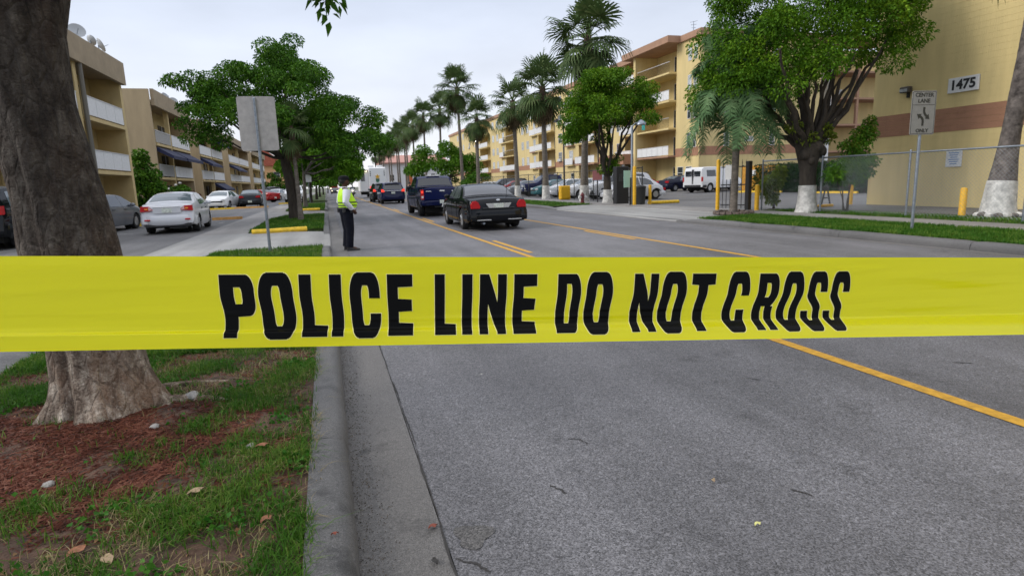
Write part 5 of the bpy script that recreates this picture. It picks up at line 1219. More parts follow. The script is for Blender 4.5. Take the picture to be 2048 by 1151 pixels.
# ---- the dark sedan in the turn lane
def ex_vic(t, fin, sh):
    fin(MB().box(-.52, .52, -.035, .03, .69, .72, .01), "trunk_trim", M_trim)
    fin(MB().prism([(-.42, .86), (.42, .86), (.30, .69), (-.30, .69)], -.012, .05, 'y'), "plate_surround", M_chrome)
    for sg in (1, -1): fin(MB().box(sg*.28, sg*.72, -.085, -.05, .335, .36), "bumper_reflector", M_railg)
    b = MB(); b.tube([(.55, 1.0, 1.0), (.55, .98, 1.55)], .008, 5); fin(b, "aerial", M_trim)
    b = MB(); b.tube([(-.5, .35, .24), (-.5, -.02, .24)], .035, 8); fin(b, "exhaust_pipe", M_galv)
    b = MB(); b.ell((0, .05, .955), (.07, .012, .03), 10, 6); fin(b, "badge", M_chrome)
vic = car("parked_car", "dark charcoal unmarked sedan standing in the turn lane nearest the tape", "car", SH_vic(), P_black, rim=M_rim, glass=mat("car_glass_grey", (.05, .055, .068), .12, spec=.8), sidewin=SWIN,
    rearglass=(1.26, 1.98, -.93, .93), windshield=(3.36, 3.9, -.9, .9), doors=((1.95, 2.80), (2.84, 3.95)), tails=[([(.897, .71), (.62, .71), (.60, .77), (.66, .90), (.73, .945), (.83, .935), (.897, .84)], -.012, .2, M_red)],
    heads=[([(.5, .6), (.92, .62), (.88, .78), (.5, .74)], -.14, -.02, M_head)], plate=(-.012, .775), bumper=[(-.06, .30, .64, P_black, False), (-.05, .26, .56, P_black, True)], mirrors=(3.55, 1.06, P_black), handles=((2.1, .86), (3.0, .86)), extra=ex_vic)
put(vic, 5.22, 20.95, 0, -1)
# ---- blue pickup
def ex_pick(t, fin, sh):
    fin(MB().box(-.86, .86, -.03, .02, .78, 1.33, .02), "tailgate", P_navy)
    fin(MB().box(-.13, .13, -.05, -.02, 1.16, 1.22, .01), "tailgate_handle", M_chrome); fin(MB().box(.45, .72, -.045, -.02, 1.16, 1.2, .01), "badge", M_chrome); fin(MB().box(-.78, -.5, -.045, -.02, 1.16, 1.2, .01), "badge", M_chrome)
    fin(MB().box(-.9, .9, .08, 1.9, 1.375, 1.40, .01), "bed_cover", M_trim)
    fin(MB().box(-.33, .33, 2.22, 2.34, 1.90, 1.965, .02), "roof_lamp", M_white)
    fin(MB().box(-.4, .4, -.12, .1, .42, .5, .02), "tow_bar", M_under)
pk = car("pickup_truck", "navy blue crew cab pickup stopped ahead of the charcoal sedan", "pickup truck", SH_pick(), P_navy, rim=M_rimd, sidewin=[[(3.3, 1.29), (4.12, 1.28), (3.66, 1.76), (3.3, 1.8)], [(2.4, 1.31), (3.22, 1.3), (3.22, 1.8), (2.5, 1.79)]],
    rearglass=(1.97, 2.15, -.92, .92), windshield=(3.75, 4.28, -.9, .9), doors=((2.35, 3.25), (3.29, 4.3)), tails=[([(1.0, .82), (.87, .82), (.87, 1.28), (1.0, 1.28)], -.035, .2, M_red)], heads=[([(.5, .85), (.95, .85), (.95, 1.05), (.5, 1.05)], -.2, .0, M_head)],
    plate=(-.15, .70), bumper=[(-.14, .52, .74, P_navy2, False), (-.05, .45, .75, M_chrome, True)], mirrors=(4.0, 1.38, M_trim), handles=((2.5, 1.12), (3.4, 1.12)), extra=ex_pick, tread=.28)
for o in [c for c in pk.children if c.name.startswith("tail_lamp")]:
    sg = 1 if o.data.vertices[0].co.x > 0 else -1
    for z in (.93, 1.16): MB().box(min(sg*.89, sg*.99), max(sg*.89, sg*.99), -5.89/2-.045, -5.89/2-.034, z-.05, z+.05).build("reverse_lens", M_white if z < 1 else M_redlit, o)
put(pk, 5.2, 31.0, 0, 0)
# ---- two dark SUVs with brake lamps lit
def ex_suv(t, fin, sh):
    fin(MB().box(-.8, .8, -.03, .03, 1.06, 1.10, .01), "trunk_trim", M_chrome)
    fin(MB().box(-.62, .62, .2, .42, 1.705, 1.735, .01), "roof_spoiler", M_trim)
def mk_suv(label, body, lit, glass=M_cglass, head=M_head):
    return car("sport_utility", label, "suv", SH_suv(), body, rim=M_rimd if lit else M_rim, glass=glass, sidewin=[[(2.75, 1.15), (3.66, 1.13), (3.12, 1.62), (2.75, 1.65)], [(1.75, 1.17), (2.68, 1.155), (2.68, 1.66), (1.8, 1.67)], [(.6, 1.19), (1.66, 1.175), (1.7, 1.67), (.75, 1.62)]],
        rearglass=(.1, .36, -.9, .9), windshield=(3.2, 3.85, -.9, .9), doors=((1.75, 2.7), (2.74, 3.85)), tails=[([(.95, .98), (.70, 1.0), (.70, 1.08), (.80, 1.2), (.95, 1.22)], -.03, .2, M_redlit if lit else M_red)],
        heads=[([(.45, .72), (.92, .75), (.86, .92), (.45, .88)], -.14, -.01, head)], plate=(-.03, .92), bumper=[(-.06, .36, .72, body, False), (-.05, .34, .62, M_trim, True)], mirrors=(3.5, 1.2, body), handles=((1.9, 1.0), (2.95, 1.0)), extra=ex_suv, tread=.24, frontplate=.72)
put(mk_suv("dark blue sport utility with lit brake lamps beside the standing group", P_navy2, True), 5.3, 53.2, 0, 0)
put(mk_suv("black sport utility half hidden ahead of the dark blue one", P_black, True), 5.1, 60.0, 0, 1)
# ---- silver sedan on the left
def ex_cor(t, fin, sh):
    fin(MB().prism([(-.5, .93), (.5, .93), (.42, .72), (-.42, .72)], -.008, .04, 'y'), "plate_recess", P_silver)
    fin(MB().box(-.42, .42, -.03, .02, .93, .955, .008), "trunk_trim", M_chrome); fin(MB().box(-.72, .72, -.02, .2, .24, .36, .02), "valance", M_trim)
    for sg in (1, -1): fin(MB().box(sg*.55, sg*.72, -.075, -.03, .47, .52, .01), "reflector", M_red)
    for sg in (1, -1): fin(MB().prism([(sg*.56, .83), (sg*.44, .84), (sg*.56, .96)], -.012, .1, 'y'), "reverse_lamp", mat("lamp_pink", (.62, .42, .42), .2)); fin(MB().box(sg*.58, sg*.68, -.03, .1, .855, .905), "indicator_lamp", M_amber)
SW2 = [[(2.5, .955), (3.42, .935), (2.92, 1.35), (2.5, 1.39)], [(1.5, .975), (2.43, .955), (2.43, 1.39), (1.75, 1.36)]]
def mk_sedan(label, body, rim=M_rim, extra=None, glass=M_cglass, tail=M_red, head=M_head, group=None, sh=None):
    return car("parked_car", label, "car", sh or SH_sed(), body, rim=rim, glass=glass, sidewin=SW2, rearglass=(.84, 1.5, -.9, .9), windshield=(2.98, 3.6, -.9, .9), doors=((1.5, 2.45), (2.49, 3.5)),
        tails=[([(.825, .79), (.52, .81), (.42, .84), (.56, .97), (.80, .98)], -.01, .2, tail)], heads=[([(.42, .6), (.76, .63), (.72, .78), (.46, .74)], -.22, -.05, head)], plate=(-.02, .82) if extra is ex_cor else (-.07, .5),
        bumper=[(-.05, .3, .64, body, False), (-.03, .26, .54, body, True)], mirrors=(3.2, 1.0, body), handles=((1.65, .84), (2.65, .84)), extra=extra, group=group, frontplate=.58)
put(mk_sedan("silver compact sedan showing its tail and right side in the left car park", P_silver, extra=ex_cor, glass=M_cglass2), -5.5, 26.0, .1, 2)
put(mk_sedan("grey sedan parked between the trunk and the silver sedan", P_grey), -8.75, 27.6, .1, -8)
put(mk_suv("dark sport utility at the left edge behind the near trunk", P_black, False, glass=M_cglass2), -9.55, 22.4, .1, 0)
put(mk_sedan("white sedan facing the street with yellow wheel stop before it", P_white, glass=M_cglass2), -8.3, 55.2, .1, 172)
put(mk_sedan("dark older sedan beside the white sedan, seen from behind", P_dark, glass=M_cglass2), -6.2, 56.3, .1, 2)
put(mk_suv("white sport utility facing the camera under the street trees", P_white, False, glass=M_cglass2), -3.3, 70.5, .1, 178)
put(mk_sedan("red car beyond the dark older sedan", P_red), -7.3, 74, .1, 50)
put(mk_suv("dark sport utility parked past the red car", P_dark, False), -7.6, 92, .1, 20)
put(mk_sedan("pale sedan just left of the white sport utility", P_silver, glass=M_cglass2), -6.0, 83, .1, 160)
# ---- right car park row behind the fence
gr = "cars parked nose to the fence"
def nose(t, y, x=19.4, d=0): return put(t, x, y, .1, 90+d)
nose(mk_suv("silver grey sport utility between the beetle shaped car and the white sedan", P_silver, False), 38.6, 19.6)
nose(mk_sedan("white sedan behind the fence by the orange cabinet", P_white, glass=M_cglass2), 42.4)
nose(mk_sedan("pale silver sedan two spaces beyond the orange cabinet", P_silver, glass=M_cglass2), 46.0)
nose(mk_sedan("teal sedan behind the fence with pale windscreen", P_teal, glass=M_cglass2), 49.4)
t = dup(pk, None, None, "dark pickup truck parked behind the fence beyond the teal sedan"); nose(t, 53.5, 20.2)
nose(mk_sedan("grey sedan beyond the dark pickup behind the fence", P_grey, glass=M_cglass2), 57.6)
nose(mk_sedan("red sedan behind the fence beyond the grey one", P_red), 61.2)
nose(mk_suv("charcoal sport utility behind the fence beside the red sedan", P_dark, False), 65)
nose(mk_sedan("silver sedan at the far end of the fence row", P_silver), 69)
nose(mk_sedan("white sedan last in the fence row", P_white), 73)
def ex_beet(t, fin, sh):
    for y in sh.wh:
        for sg in (1, -1):
            b = MB(); rows = []
            for i in range(15):
                a = math.pi*(-.08+1.16*i/14); rows.append([(sg*(sh.w(y)-.14), y+(sh.R+.05)*math.cos(a), sh.R+(sh.R+.05)*math.sin(a)), (sg*(sh.W/2+.0), y+(sh.R+.055)*math.cos(a), sh.R+(sh.R+.055)*math.sin(a)), (sg*(sh.W/2-.01), y+(sh.R+.13)*math.cos(a), sh.R+(sh.R+.13)*math.sin(a)), (sg*(sh.w(y)-.16), y+(sh.R+.24)*math.cos(a), sh.R+(sh.R+.2)*math.sin(a))])
            b.grid(rows); fin(b, "fender", P_silver, smooth=True)
bt_ = car("parked_car", "silver round roofed beetle shaped car by the yellow gate post", "car", SH_beet(), P_silver, sidewin=[[(1.95, .92), (3.0, .92), (2.62, 1.26), (2.3, 1.36), (1.95, 1.39)], [(.95, .93), (1.88, .92), (1.88, 1.39), (1.4, 1.33), (1.1, 1.18)]], rearglass=(.55, 1.2, -.75, .75), windshield=(2.5, 3.05, -.85, .85), doors=((1.45, 2.9),),
    tails=[([(.62, .55), (.48, .55), (.48, .7), (.62, .7)], .02, .2, M_red)], heads=[([(.4, .5), (.66, .5), (.66, .68), (.4, .68)], -.22, -.02, M_head)], bumper=[(-.03, .26, .5, P_silver, False), (-.03, .24, .46, P_silver, True)], mirrors=(2.75, .95, P_silver), handles=((1.65, .78),), extra=ex_beet)
put(bt_, 18.75, 34.6, .1, 90)
put(mk_sedan("midnight blue sedan parked before the ground floor window", P_nblue, glass=M_cglass2), 31.9, 49.6, .1, -80)
put(mk_sedan("dark maroon sedan between the midnight sedan and the white van", paint("maroon", (.05, .012, .018))), 33.6, 46.6, .1, -80)
def ex_van(t, fin, sh):
    for sg in (1, -1):
        fin(MB().box(sg*.12, sg*.72, -.0, .1, 1.3, 1.72, .02), "rear_window", M_cglass); fin(MB().box(sg*.02, sg*.06, -.02, .1, .7, 1.85, .005), "door_handle", M_trim)
    fin(MB().side_n if False else sh.side_poly([(.6, 1.28), (1.75, 1.27), (1.75, 1.78), (.6, 1.78)], 1), "side_window", M_cglass); fin(sh.side_poly([(.6, 1.28), (1.75, 1.27), (1.75, 1.78), (.6, 1.78)], -1), "side_window", M_cglass)
vn = car("parked_van", "white panel van parked by the gate behind the queen palm", "van", SH_van(), P_white, rim=M_rim, sidewin=[[(3.55, 1.26), (4.5, 1.25), (4.0, 1.82), (3.55, 1.84)]], windshield=(4.05, 4.68, -.9, .9), doors=((3.5, 4.55), (2.2, 3.4)),
    tails=[([(.97, .9), (.86, .9), (.86, 1.25), (.97, 1.25)], -.01, .1, M_red)], heads=[([(.5, .75), (.9, .75), (.9, .95), (.5, .95)], -.2, -.02, M_head)], bumper=[(-.1, .42, .62, M_trim, False), (-.05, .42, .62, M_trim, True)], mirrors=(4.4, 1.35, M_trim), extra=ex_van)
put(vn, 31.1, 43.4, .1, -72)
# ---- command truck far along the road
P_rv = mat("paint_rv_white", (.86, .86, .87), .5, spec=.3)
rv = wthing("command_truck", "tall white police command truck with star shield on its rear", "truck", (5.9, 82, 0))
WB().box(4.75, 7.05, 82, 90, .75, 3.95, .12).out("box_body", P_rv, rv); WB().box(3.55, 4.74, 82.2, 86.6, .8, 3.35, .08).out("slide_out", P_rv, rv); WB().box(3.5, 4.74, 82.16, 86.6, 3.36, 3.6, .04).out("slide_awning", mat("awning_brown", (.10, .05, .03), .7), rv)
WB().box(3.72, 4.25, 82.15, 82.21, 2.2, 3.05, .02).out("window", M_cglass, rv); WB().box(4.95, 6.85, 83, 89.6, .4, .74).out("chassis", M_under, rv); WB().box(3.7, 4.74, 82.4, 83.6, .4, .79).out("step", M_under, rv)
WB().box(5.1, 6.7, 90.02, 91.8, .7, 2.6, .2).out("cab", P_white, rv)
for x in (5.35, 6.45): WB().box(x-.45, x+.25, 83.5, 84.6, 3.96, 4.25, .05).out("roof_unit", M_white, rv)
for x in (5.0, 6.8):
    for z in (2.9, 3.15, 3.4): WB().box(x-.06, x+.06, 81.95, 82.01, z-.07, z+.07, .02).out("marker_lamp", M_trim, rv)
WB().box(4.85, 4.97, 81.95, 82.01, 1.2, 1.5).out("tail_lamp", M_redlit, rv); WB().box(6.83, 6.95, 81.95, 82.01, 1.2, 1.5).out("tail_lamp", M_redlit, rv); WB().box(3.75, 4.6, 82.0, 82.15, 3.4, 3.5).out("warning_lamp", M_headlit, rv)
b = WB(); pts = []
for k in range(10): a = math.pi/2+k*math.pi/5; r_ = .36 if k % 2 == 0 else .16; pts.append((5.9+r_*math.cos(a), 2.72+r_*math.sin(a)))
b.prism(pts, 81.94, 81.99, 'y'); b.out("star_badge", M_gold, rv)
WB().prism([(5.65, 2.45), (6.15, 2.45), (6.1, 2.1), (5.9, 1.95), (5.7, 2.1)], 81.96, 81.995, 'y').out("shield", mat("shield_green", (.05, .16, .10), .5), rv)
for (x, y) in ((5.0, 83.8), (6.8, 83.8), (5.0, 89.6), (6.8, 89.6)):
    tm, rm_ = wheel_mesh(.46, .3, M_rim); w = newobj("wheel", tm, rv); w.location = (x-5.9, y-82, .46); newobj("rim", rm_, w)
rv.location.x += .75
# ---- far traffic
put(mk_sedan("distant car facing the camera with headlamps on in the left lane", P_dark, head=M_headlit), 1.9, 150, 0, 180)
put(mk_sedan("distant red car at the end of the street", P_red, tail=M_redlit, head=M_headlit), 3.0, 185, 0, 178)
ft = wthing("fire_engine", "red fire engine with glowing lamps at the far end of the street", "fire engine", (2.6, 215, 0))
WB().box(1.3, 3.9, 215, 223, .6, 3.3, .1).out("body", P_red, ft); WB().box(1.5, 3.7, 214.9, 215, 1.9, 2.8).out("windscreen", M_cglass, ft); WB().box(1.4, 2.4, 214.8, 216, 3.31, 3.75, .05).out("beacon", mat("beacon_lit", (.8, .1, .05), .4, emit=(1, .18, .08), es=4), ft); WB().box(2.8, 3.8, 214.8, 216, 3.31, 3.75, .05).out("beacon", MATS["beacon_lit"], ft)
WB().box(1.4, 1.9, 214.85, 215, 1.0, 1.4).out("headlamp", M_headlit, ft); WB().box(3.3, 3.8, 214.85, 215, 1.0, 1.4).out("headlamp", M_headlit, ft)
for (x, y) in ((1.5, 216.5), (3.7, 216.5), (1.5, 221), (3.7, 221)):
    tm, rm_ = wheel_mesh(.46, .3, M_rim); w = newobj("wheel", tm, ft); w.location = (x-2.6, y-215, .46); newobj("rim", rm_, w)
# ------------------------------------------------------------------ people
def skin_mesh(name, verts, edges, radii, m, parent, sub=1):
    me = bpy.data.meshes.new(name); me.from_pydata([tuple(v) for v in verts], edges, []); o = bpy.data.objects.new(name, me); COL.objects.link(o)
    md = o.modifiers.new("skin", 'SKIN'); md.use_smooth_shade = True
    for i, r_ in enumerate(radii): me.skin_vertices[0].data[i].radius = (r_, r_) if not hasattr(r_, '__len__') else r_
    me.skin_vertices[0].data[0].use_root = True
    s = o.modifiers.new("sub", 'SUBSURF'); s.levels = sub; s.render_levels = sub
    dg = bpy.context.evaluated_depsgraph_get(); nm = bpy.data.meshes.new_from_object(o.evaluated_get(dg)); bpy.data.objects.remove(o); bpy.data.meshes.remove(me)
    nm.materials.clear(); nm.materials.append(m); r_ = newobj(name, nm, parent); return r_
def loft(b, rings, n=20):       # rings: (cx, cy, z, rx, ry)
    rows = [[(cx+rx*math.cos(2*math.pi*k/n), cy+ry*math.sin(2*math.pi*k/n), z) for k in range(n+1)] for cx, cy, z, rx, ry in rings]
    m = n+1; s0 = len(b.v); b.grid(rows); b.f.append(tuple(s0+k for k in range(n-1, -1, -1))); b.f.append(tuple(s0+(len(rows)-1)*m+k for k in range(n))); return b
def person(label, loc, deg, H, skinm, shirt, trou, shoe, hair, armR, armL, stance=.10, belly=0.0, vest=None, cap=None, patch=False, seated=False, group=None, bulk=1.0):
    t = thing("person", label, "person", loc, R(deg), group); t.scale = (H/1.76*bulk, H/1.76*bulk, H/1.76)
    hip = .93; legs = []
    for s in (-1, 1):
        if seated: legs.append([(s*.10, 0, hip), (s*.17, .42, hip-.04), (s*.2, .30, .52), (s*.2, .44, .47)])
        else: legs.append([(s*.095, .0, hip), (s*(stance+.02), .02, .50), (s*(stance+.025), -.02, .09), (s*(stance+.045), .14, .035)])
    arms = [[(-.20, 0, 1.43)]+armL, [(.20, 0, 1.43)]+armR]
    # one continuous body
    V = [(0, 0, .97), (0, .0, 1.10), (0, .0, 1.28), (0, -.01, 1.42), (0, .0, 1.51), (0, .015, 1.58), (0, .02, 1.655), (0, .01, 1.715)]
    E_ = [(0, 1), (1, 2), (2, 3), (3, 4), (4, 5), (5, 6), (6, 7)]; Rr = [.12, .12, .13, .11, .056, .066, .088, .074]
    def chain(i, pts, rr_):
        for p, r_ in zip(pts, rr_): V.append(p); Rr.append(r_); E_.append((i, len(V)-1)); i = len(V)-1
        return i
    chain(6, [(0, .115, 1.635)], [.014])
    for s in (-1, 1): chain(6, [(s*.092, .01, 1.65)], [.02])
    for L in legs: chain(0, L, [.085, .055, .042, .035])
    for s, A in zip((-1, 1), arms):
        w = chain(3, A[:3], [.055, .042, .028]); wp = Vector(A[2]); d = (wp-Vector(A[1])).normalized(); side = d.cross(Vector((s, 0, .2))).normalized(); 
        pm = chain(w, [tuple(wp+d*.06)], [.03])
        for q, ln in ((-.03, .065), (-.01, .078), (.01, .074), (.03, .058)):
            base = wp+d*.085+side*q; cu_ = Vector((-s*.02, 0, 0)); chain(pm, [tuple(base+d*ln*.5+cu_*.5), tuple(base+d*ln*.8+cu_*2)], [.010, .008])
        chain(pm, [tuple(wp+d*.05+side*-.045+Vector((-s*.02, 0, 0))), tuple(wp+d*.085+side*-.055+Vector((-s*.035, 0, 0)))], [.011, .009])
    skin_mesh("body", V, E_, Rr, skinm, t)
    for s in (-1, 1): MB().ell((s*.034, .098, 1.665), (.012, .008, .008), 8, 5).build("eye", M_trim, t)
    MB().ell((0, .097, 1.60), (.026, .008, .006), 8, 5).build("mouth", mat("lips", (.20, .07, .06), .6), t)
    # clothes
    b = MB(); loft(b, [(0, 0, .90, .165, .125), (0, .01+belly*.3, 1.0, .172, .13+belly*.5), (0, .015+belly*.4, 1.10, .17, .135+belly*.6), (0, .01, 1.25, .18, .13+belly*.3), (0, 0, 1.36, .185, .12), (0, -.005, 1.45, .15, .095), (0, 0, 1.50, .075, .07), (0, 0, 1.525, .066, .066)]); b.build("shirt", shirt, t, smooth=True)
    for A in arms:
        P = [Vector(p) for p in A[:3]]; P = [P[0]+Vector((0, 0, .01)), P[0].lerp(P[1], .5), P[1], P[1].lerp(P[2], .5), P[2]-(P[2]-P[1])*.06]
        b = MB(); b.tube(P, [.088, .078, .064, .056, .046], 12); b.build("sleeve", shirt, t, smooth=True)
    b = MB(); loft(b, [(0, 0, .84, .165, .125), (0, .005, .92, .175, .135+belly*.2), (0, .01, 1.0, .172, .135+belly*.3), (0, .01, 1.03, .170, .134+belly*.3)]); b.build("trousers", trou, t, smooth=True)
    for L in legs:
        P = [Vector(p) for p in L[:3]]; P = [P[0]+Vector((0, 0, .02)), P[0].lerp(P[1], .5), P[1], P[1].lerp(P[2], .5), P[2]+Vector((0, 0, .0))]
        b = MB(); b.tube(P, [.112, .105, .086, .080, .082], 14); b.build("trouser_leg", trou, t, smooth=True)
        f = Vector(L[2]); g = Vector(L[3]); b = MB(); x = f.x
        loft(b, [(x, (f.y+g.y)/2-.0, f.z-.09, .048, .145), (x, (f.y+g.y)/2, f.z-.05, .05, .14), (x, f.y+.03, f.z-.01, .044, .09), (x, f.y, f.z+.03, .042, .05)], 14); b.build("shoe", shoe, t, smooth=True)
    b = MB(); loft(b, [(0, .01, 1.0, .178, .142+belly*.35), (0, .01, 1.045, .178, .142+belly*.35)]); b.build("belt", M_trim, t)
    if hair:
        b = MB(); loft(b, [(0, -.03, 1.60, .062, .06), (0, -.022, 1.65, .096, .088), (0, -.012, 1.70, .096, .098), (0, .0, 1.745, .07, .075), (0, 0, 1.765, .03, .03)], 16); b.build("hair", hair, t, smooth=True)
    if cap:
        b = MB(); loft(b, [(0, 0, 1.69, .103, .113), (0, 0, 1.73, .104, .114), (0, 0, 1.77, .085, .095), (0, 0, 1.79, .03, .03)], 16); b.prism([(-.07, .08), (.07, .08), (.055, .175), (0, .19), (-.055, .175)], 1.688, 1.698); b.build("cap", cap, t, smooth=True)
    if vest:
        b = MB(); loft(b, [(0, .01+belly*.3, 1.03, .186, .150+belly*.5), (0, .015+belly*.4, 1.12, .186, .152+belly*.6), (0, .01, 1.26, .194, .146+belly*.3), (0, 0, 1.37, .196, .134), (0, -.005, 1.455, .145, .105), (0, 0, 1.49, .10, .085)]); v = b.build("vest", vest, t, smooth=True)
        for z, m_ in ((1.085, 0), (1.155, 0)): b = MB(); loft(b, [(0, .012+belly*.35, z-.018, .190, .156+belly*.55), (0, .012+belly*.35, z+.018, .190, .156+belly*.52)]); b.build("reflective_stripe", mat("stripe_dark", (.09, .14, .03), .6), v)
    if patch:
        MB().ell((.285, -.01, 1.34), (.012, .035, .045), 10, 6).build("shoulder_patch", M_trim, t)
        for p in ((.15, -.08, .99), (-.1, -.13, .99), (.17, .06, .97)): MB().box(p[0]-.035, p[0]+.035, p[1]-.03, p[1]+.03, p[2]-.07, p[2]+.05, .01).build("belt_pouch", M_trim, t)
    return t
M_skd = mat("skin_dark", (.075, .036, .024), .55, spec=.3); M_skm = mat("skin_mid", (.40, .22, .15), .5)
M_shirtw = mat("shirt_white", (.66, .68, .74), .8); M_trn = mat("trousers_navy", (.007, .008, .014), .9, var=.3, scale=12, spec=.12); M_vis = mat("vest_lime", (.50, .85, .015), .6, var=.1, scale=14)
M_jean = mat("jeans_blue", (.07, .16, .30), .85, var=.25, scale=14); M_hair = mat("hair_black", (.010, .009, .009), .6); M_blk = mat("cloth_black", (.010, .010, .012), .9, spec=.15)
person("police officer in white shirt and lime vest standing with hands at belt by kerb", (.42, 15.0, .0), -78, 1.76, M_skd, M_shirtw, M_trn, M_trim, M_hair, [(.30, -.07, 1.17), (.245, .075, .985)], [(-.30, -.06, 1.17), (-.24, .08, .985)], belly=.075, bulk=1.14, vest=M_vis, cap=M_blk, patch=True)
person("person in black top and blue jeans standing by the brake lamps, back turned", (6.62, 50.2, 0), 10, 1.76, M_skm, M_blk, M_jean, M_trim, M_hair, [(.27, .0, 1.16), (.2, .2, 1.08)], [(-.27, 0, 1.16), (-.24, .1, .93)])
person("person in black top and dark trousers right of the one in jeans", (7.15, 51.4, 0), 60, 1.8, M_skm, M_blk, M_trn, M_trim, M_hair, [(.28, .0, 1.17), (.1, .22, 1.2)], [(-.28, 0, 1.17), (-.1, .24, 1.15)])
person("bald person in dark jacket behind the two by the pickup", (7.4, 53.0, 0), 160, 1.78, M_skm, M_blk, M_trn, M_trim, None, [(.27, .0, 1.16), (.24, .05, .92)], [(-.27, 0, 1.16), (-.24, .05, .92)])
# motorcycle and rider in front of the command truck
mc = thing("motorcycle", "police motorcycle with pale fairing beside the command truck", "motorcycle", (3.6, 88, 0), R(175))
for y in (-.75, .78):
    tm, rm_ = wheel_mesh(.32, .14, M_rimd); w = newobj("wheel", tm, mc); w.location = (0, y, .32); newobj("rim", rm_, w)
MB().box(-.14, .14, -.55, .45, .35, .75, .06).build("engine", M_trim, mc); b = MB(); b.ell((0, .2, .88), (.17, .33, .14), 12, 8); b.build("fuel_tank", P_white, mc, smooth=True)
MB().box(-.16, .16, -.6, 0, .78, .88, .04).build("seat", M_blk, mc); b = MB(); b.ell((0, .68, .95), (.3, .16, .32), 12, 8); b.build("fairing", P_white, mc, smooth=True)
MB().box(-.2, .2, .68, .7, 1.2, 1.5, .01).build("windscreen", M_cglass2, mc); b = MB(); b.ell((0, .84, .95), (.09, .04, .09), 10, 6); b.build("headlamp", M_headlit, mc)
for s in (-1, 1): MB().box(s*.2, s*.42, -.95, -.45, .5, .85, .05).build("pannier", P_white, mc)
b = MB(); b.tube([(-.38, .35, 1.08), (0, .55, 1.02), (.38, .35, 1.08)], .018, 6); b.build("handlebar", M_trim, mc)
person("motorcycle rider in lime vest and helmet seated on the police motorcycle", (3.6, 88.25, .0), 175, 1.76, M_skd, M_blk, M_trn, M_trim, None, [(.28, .15, 1.2), (.33, .42, 1.10)], [(-.28, .15, 1.2), (-.33, .42, 1.10)], vest=M_vis, cap=P_white, seated=True)

# ------------------------------------------------------------------ signs and street furniture
M_alu = mat("sign_back", (.40, .38, .36), .55, metal=.25, var=.15, scale=7)
def sign_post(t, h, r=.03, m=None):
    b = MB(); b.tube([(0, 0, -.1), (0, 0, h)], r, 8); return b.build("post", m or M_galv, t, smooth=True)
bsn = thing("road_sign", "blank grey back of a road sign on a galvanised post in the left verge", "sign", (-1.36, 14.8, .12), R(-3))
MB().box(-.032, .032, -.028, .028, -.1, 3.42, .012).build("post", M_galv, bsn)
def rrect(w, h, r, n=5):
    o = []
    for cx, cz, a0 in ((w-r, h-r, 0), (-w+r, h-r, 90), (-w+r, -h+r, 180), (w-r, -h+r, 270)):
        for k in range(n+1): a = R(a0+90*k/n); o.append((cx+r*math.cos(a), cz+r*math.sin(a)))
    return o
b = MB(); b.prism([(x+.02, z+2.86) for x, z in rrect(.40, .59, .05)], .032, .037, 'y'); b.build("sign_panel", M_alu, bsn)
for z in (2.45, 3.28): b = MB(); b.tube([(0, -.045, z), (0, .04, z)], .014, 6); b.build("bolt", M_galv, bsn)
M_sgf = mat("sign_face", (.25, .245, .23), .5, var=.08, scale=9); M_sgp = mat("sign_print", (.02, .022, .02), .5)
cs = thing("road_sign", "white CENTER LANE ONLY sign with two black arrows on the right verge", "sign", (12.72, 10.3, .12), R(-8))
b = MB(); b.tube([(0, .03, -.1), (0, .03, 3.02)], .034, 8); b.build("post", M_galv, cs, smooth=True)
b = MB(); b.prism([(x, z+2.58) for x, z in rrect(.305, .47, .04)], -.012, -.004, 'y'); pn = b.build("sign_panel", M_sgf, cs)
b = MB(); o_ = rrect(.29, .455, .035); i_ = rrect(.28, .445, .03); n_ = len(o_); b.add([(x, -.0135, z+2.58) for x, z in o_]+[(x, -.0135, z+2.58) for x, z in i_], [(k, (k+1) % n_, n_+(k+1) % n_, n_+k) for k in range(n_)]); b.build("border", M_sgp, pn, fix=False)
def stext(body, z, size, sx): text_obj("lettering", body, size, M_sgp, pn, Matrix.Translation((0, -.014, z)) @ Matrix.Rotation(R(90), 4, 'X'), .001, .004, sx=sx)
stext("CENTER", 2.955, .115, 1.08); stext("LANE", 2.83, .115, 1.08); stext("ONLY", 2.195, .105, 1.1)
MB().box(-.27, .27, -.0145, -.0125, 2.742, 2.752).build("rule", M_sgp, pn)
def arrow(path, w, head):
    b = MB(); L_ = []; R_ = []
    for i, (x, z) in enumerate(path):
        p = path[max(0, i-1)]; q = path[min(len(path)-1, i+1)]; dx, dz = q[0]-p[0], q[1]-p[1]; l = math.hypot(dx, dz); L_.append((x-dz/l*w, -.0145, z+dx/l*w)); R_.append((x+dz/l*w, -.0145, z-dx/l*w))
    b.grid([L_, R_]); p, q = path[-2], path[-1]; dx, dz = q[0]-p[0], q[1]-p[1]; l = math.hypot(dx, dz); dx /= l; dz /= l
    b.add([(q[0]-dz*head, -.0145, q[1]+dx*head), (q[0]+dz*head, -.0145, q[1]-dx*head), (q[0]+dx*head*1.5, -.0145, q[1]+dz*head*1.5)], [(0, 1, 2)]); return b.build("arrow", M_sgp, pn, fix=False)
arrow([(.0, 2.30), (.005, 2.38), (.0, 2.43), (-.03, 2.475), (-.07, 2.50)], .028, .068)
arrow([(.02, 2.70), (.015, 2.63), (.025, 2.58), (.055, 2.535), (.09, 2.505)], .028, .068)
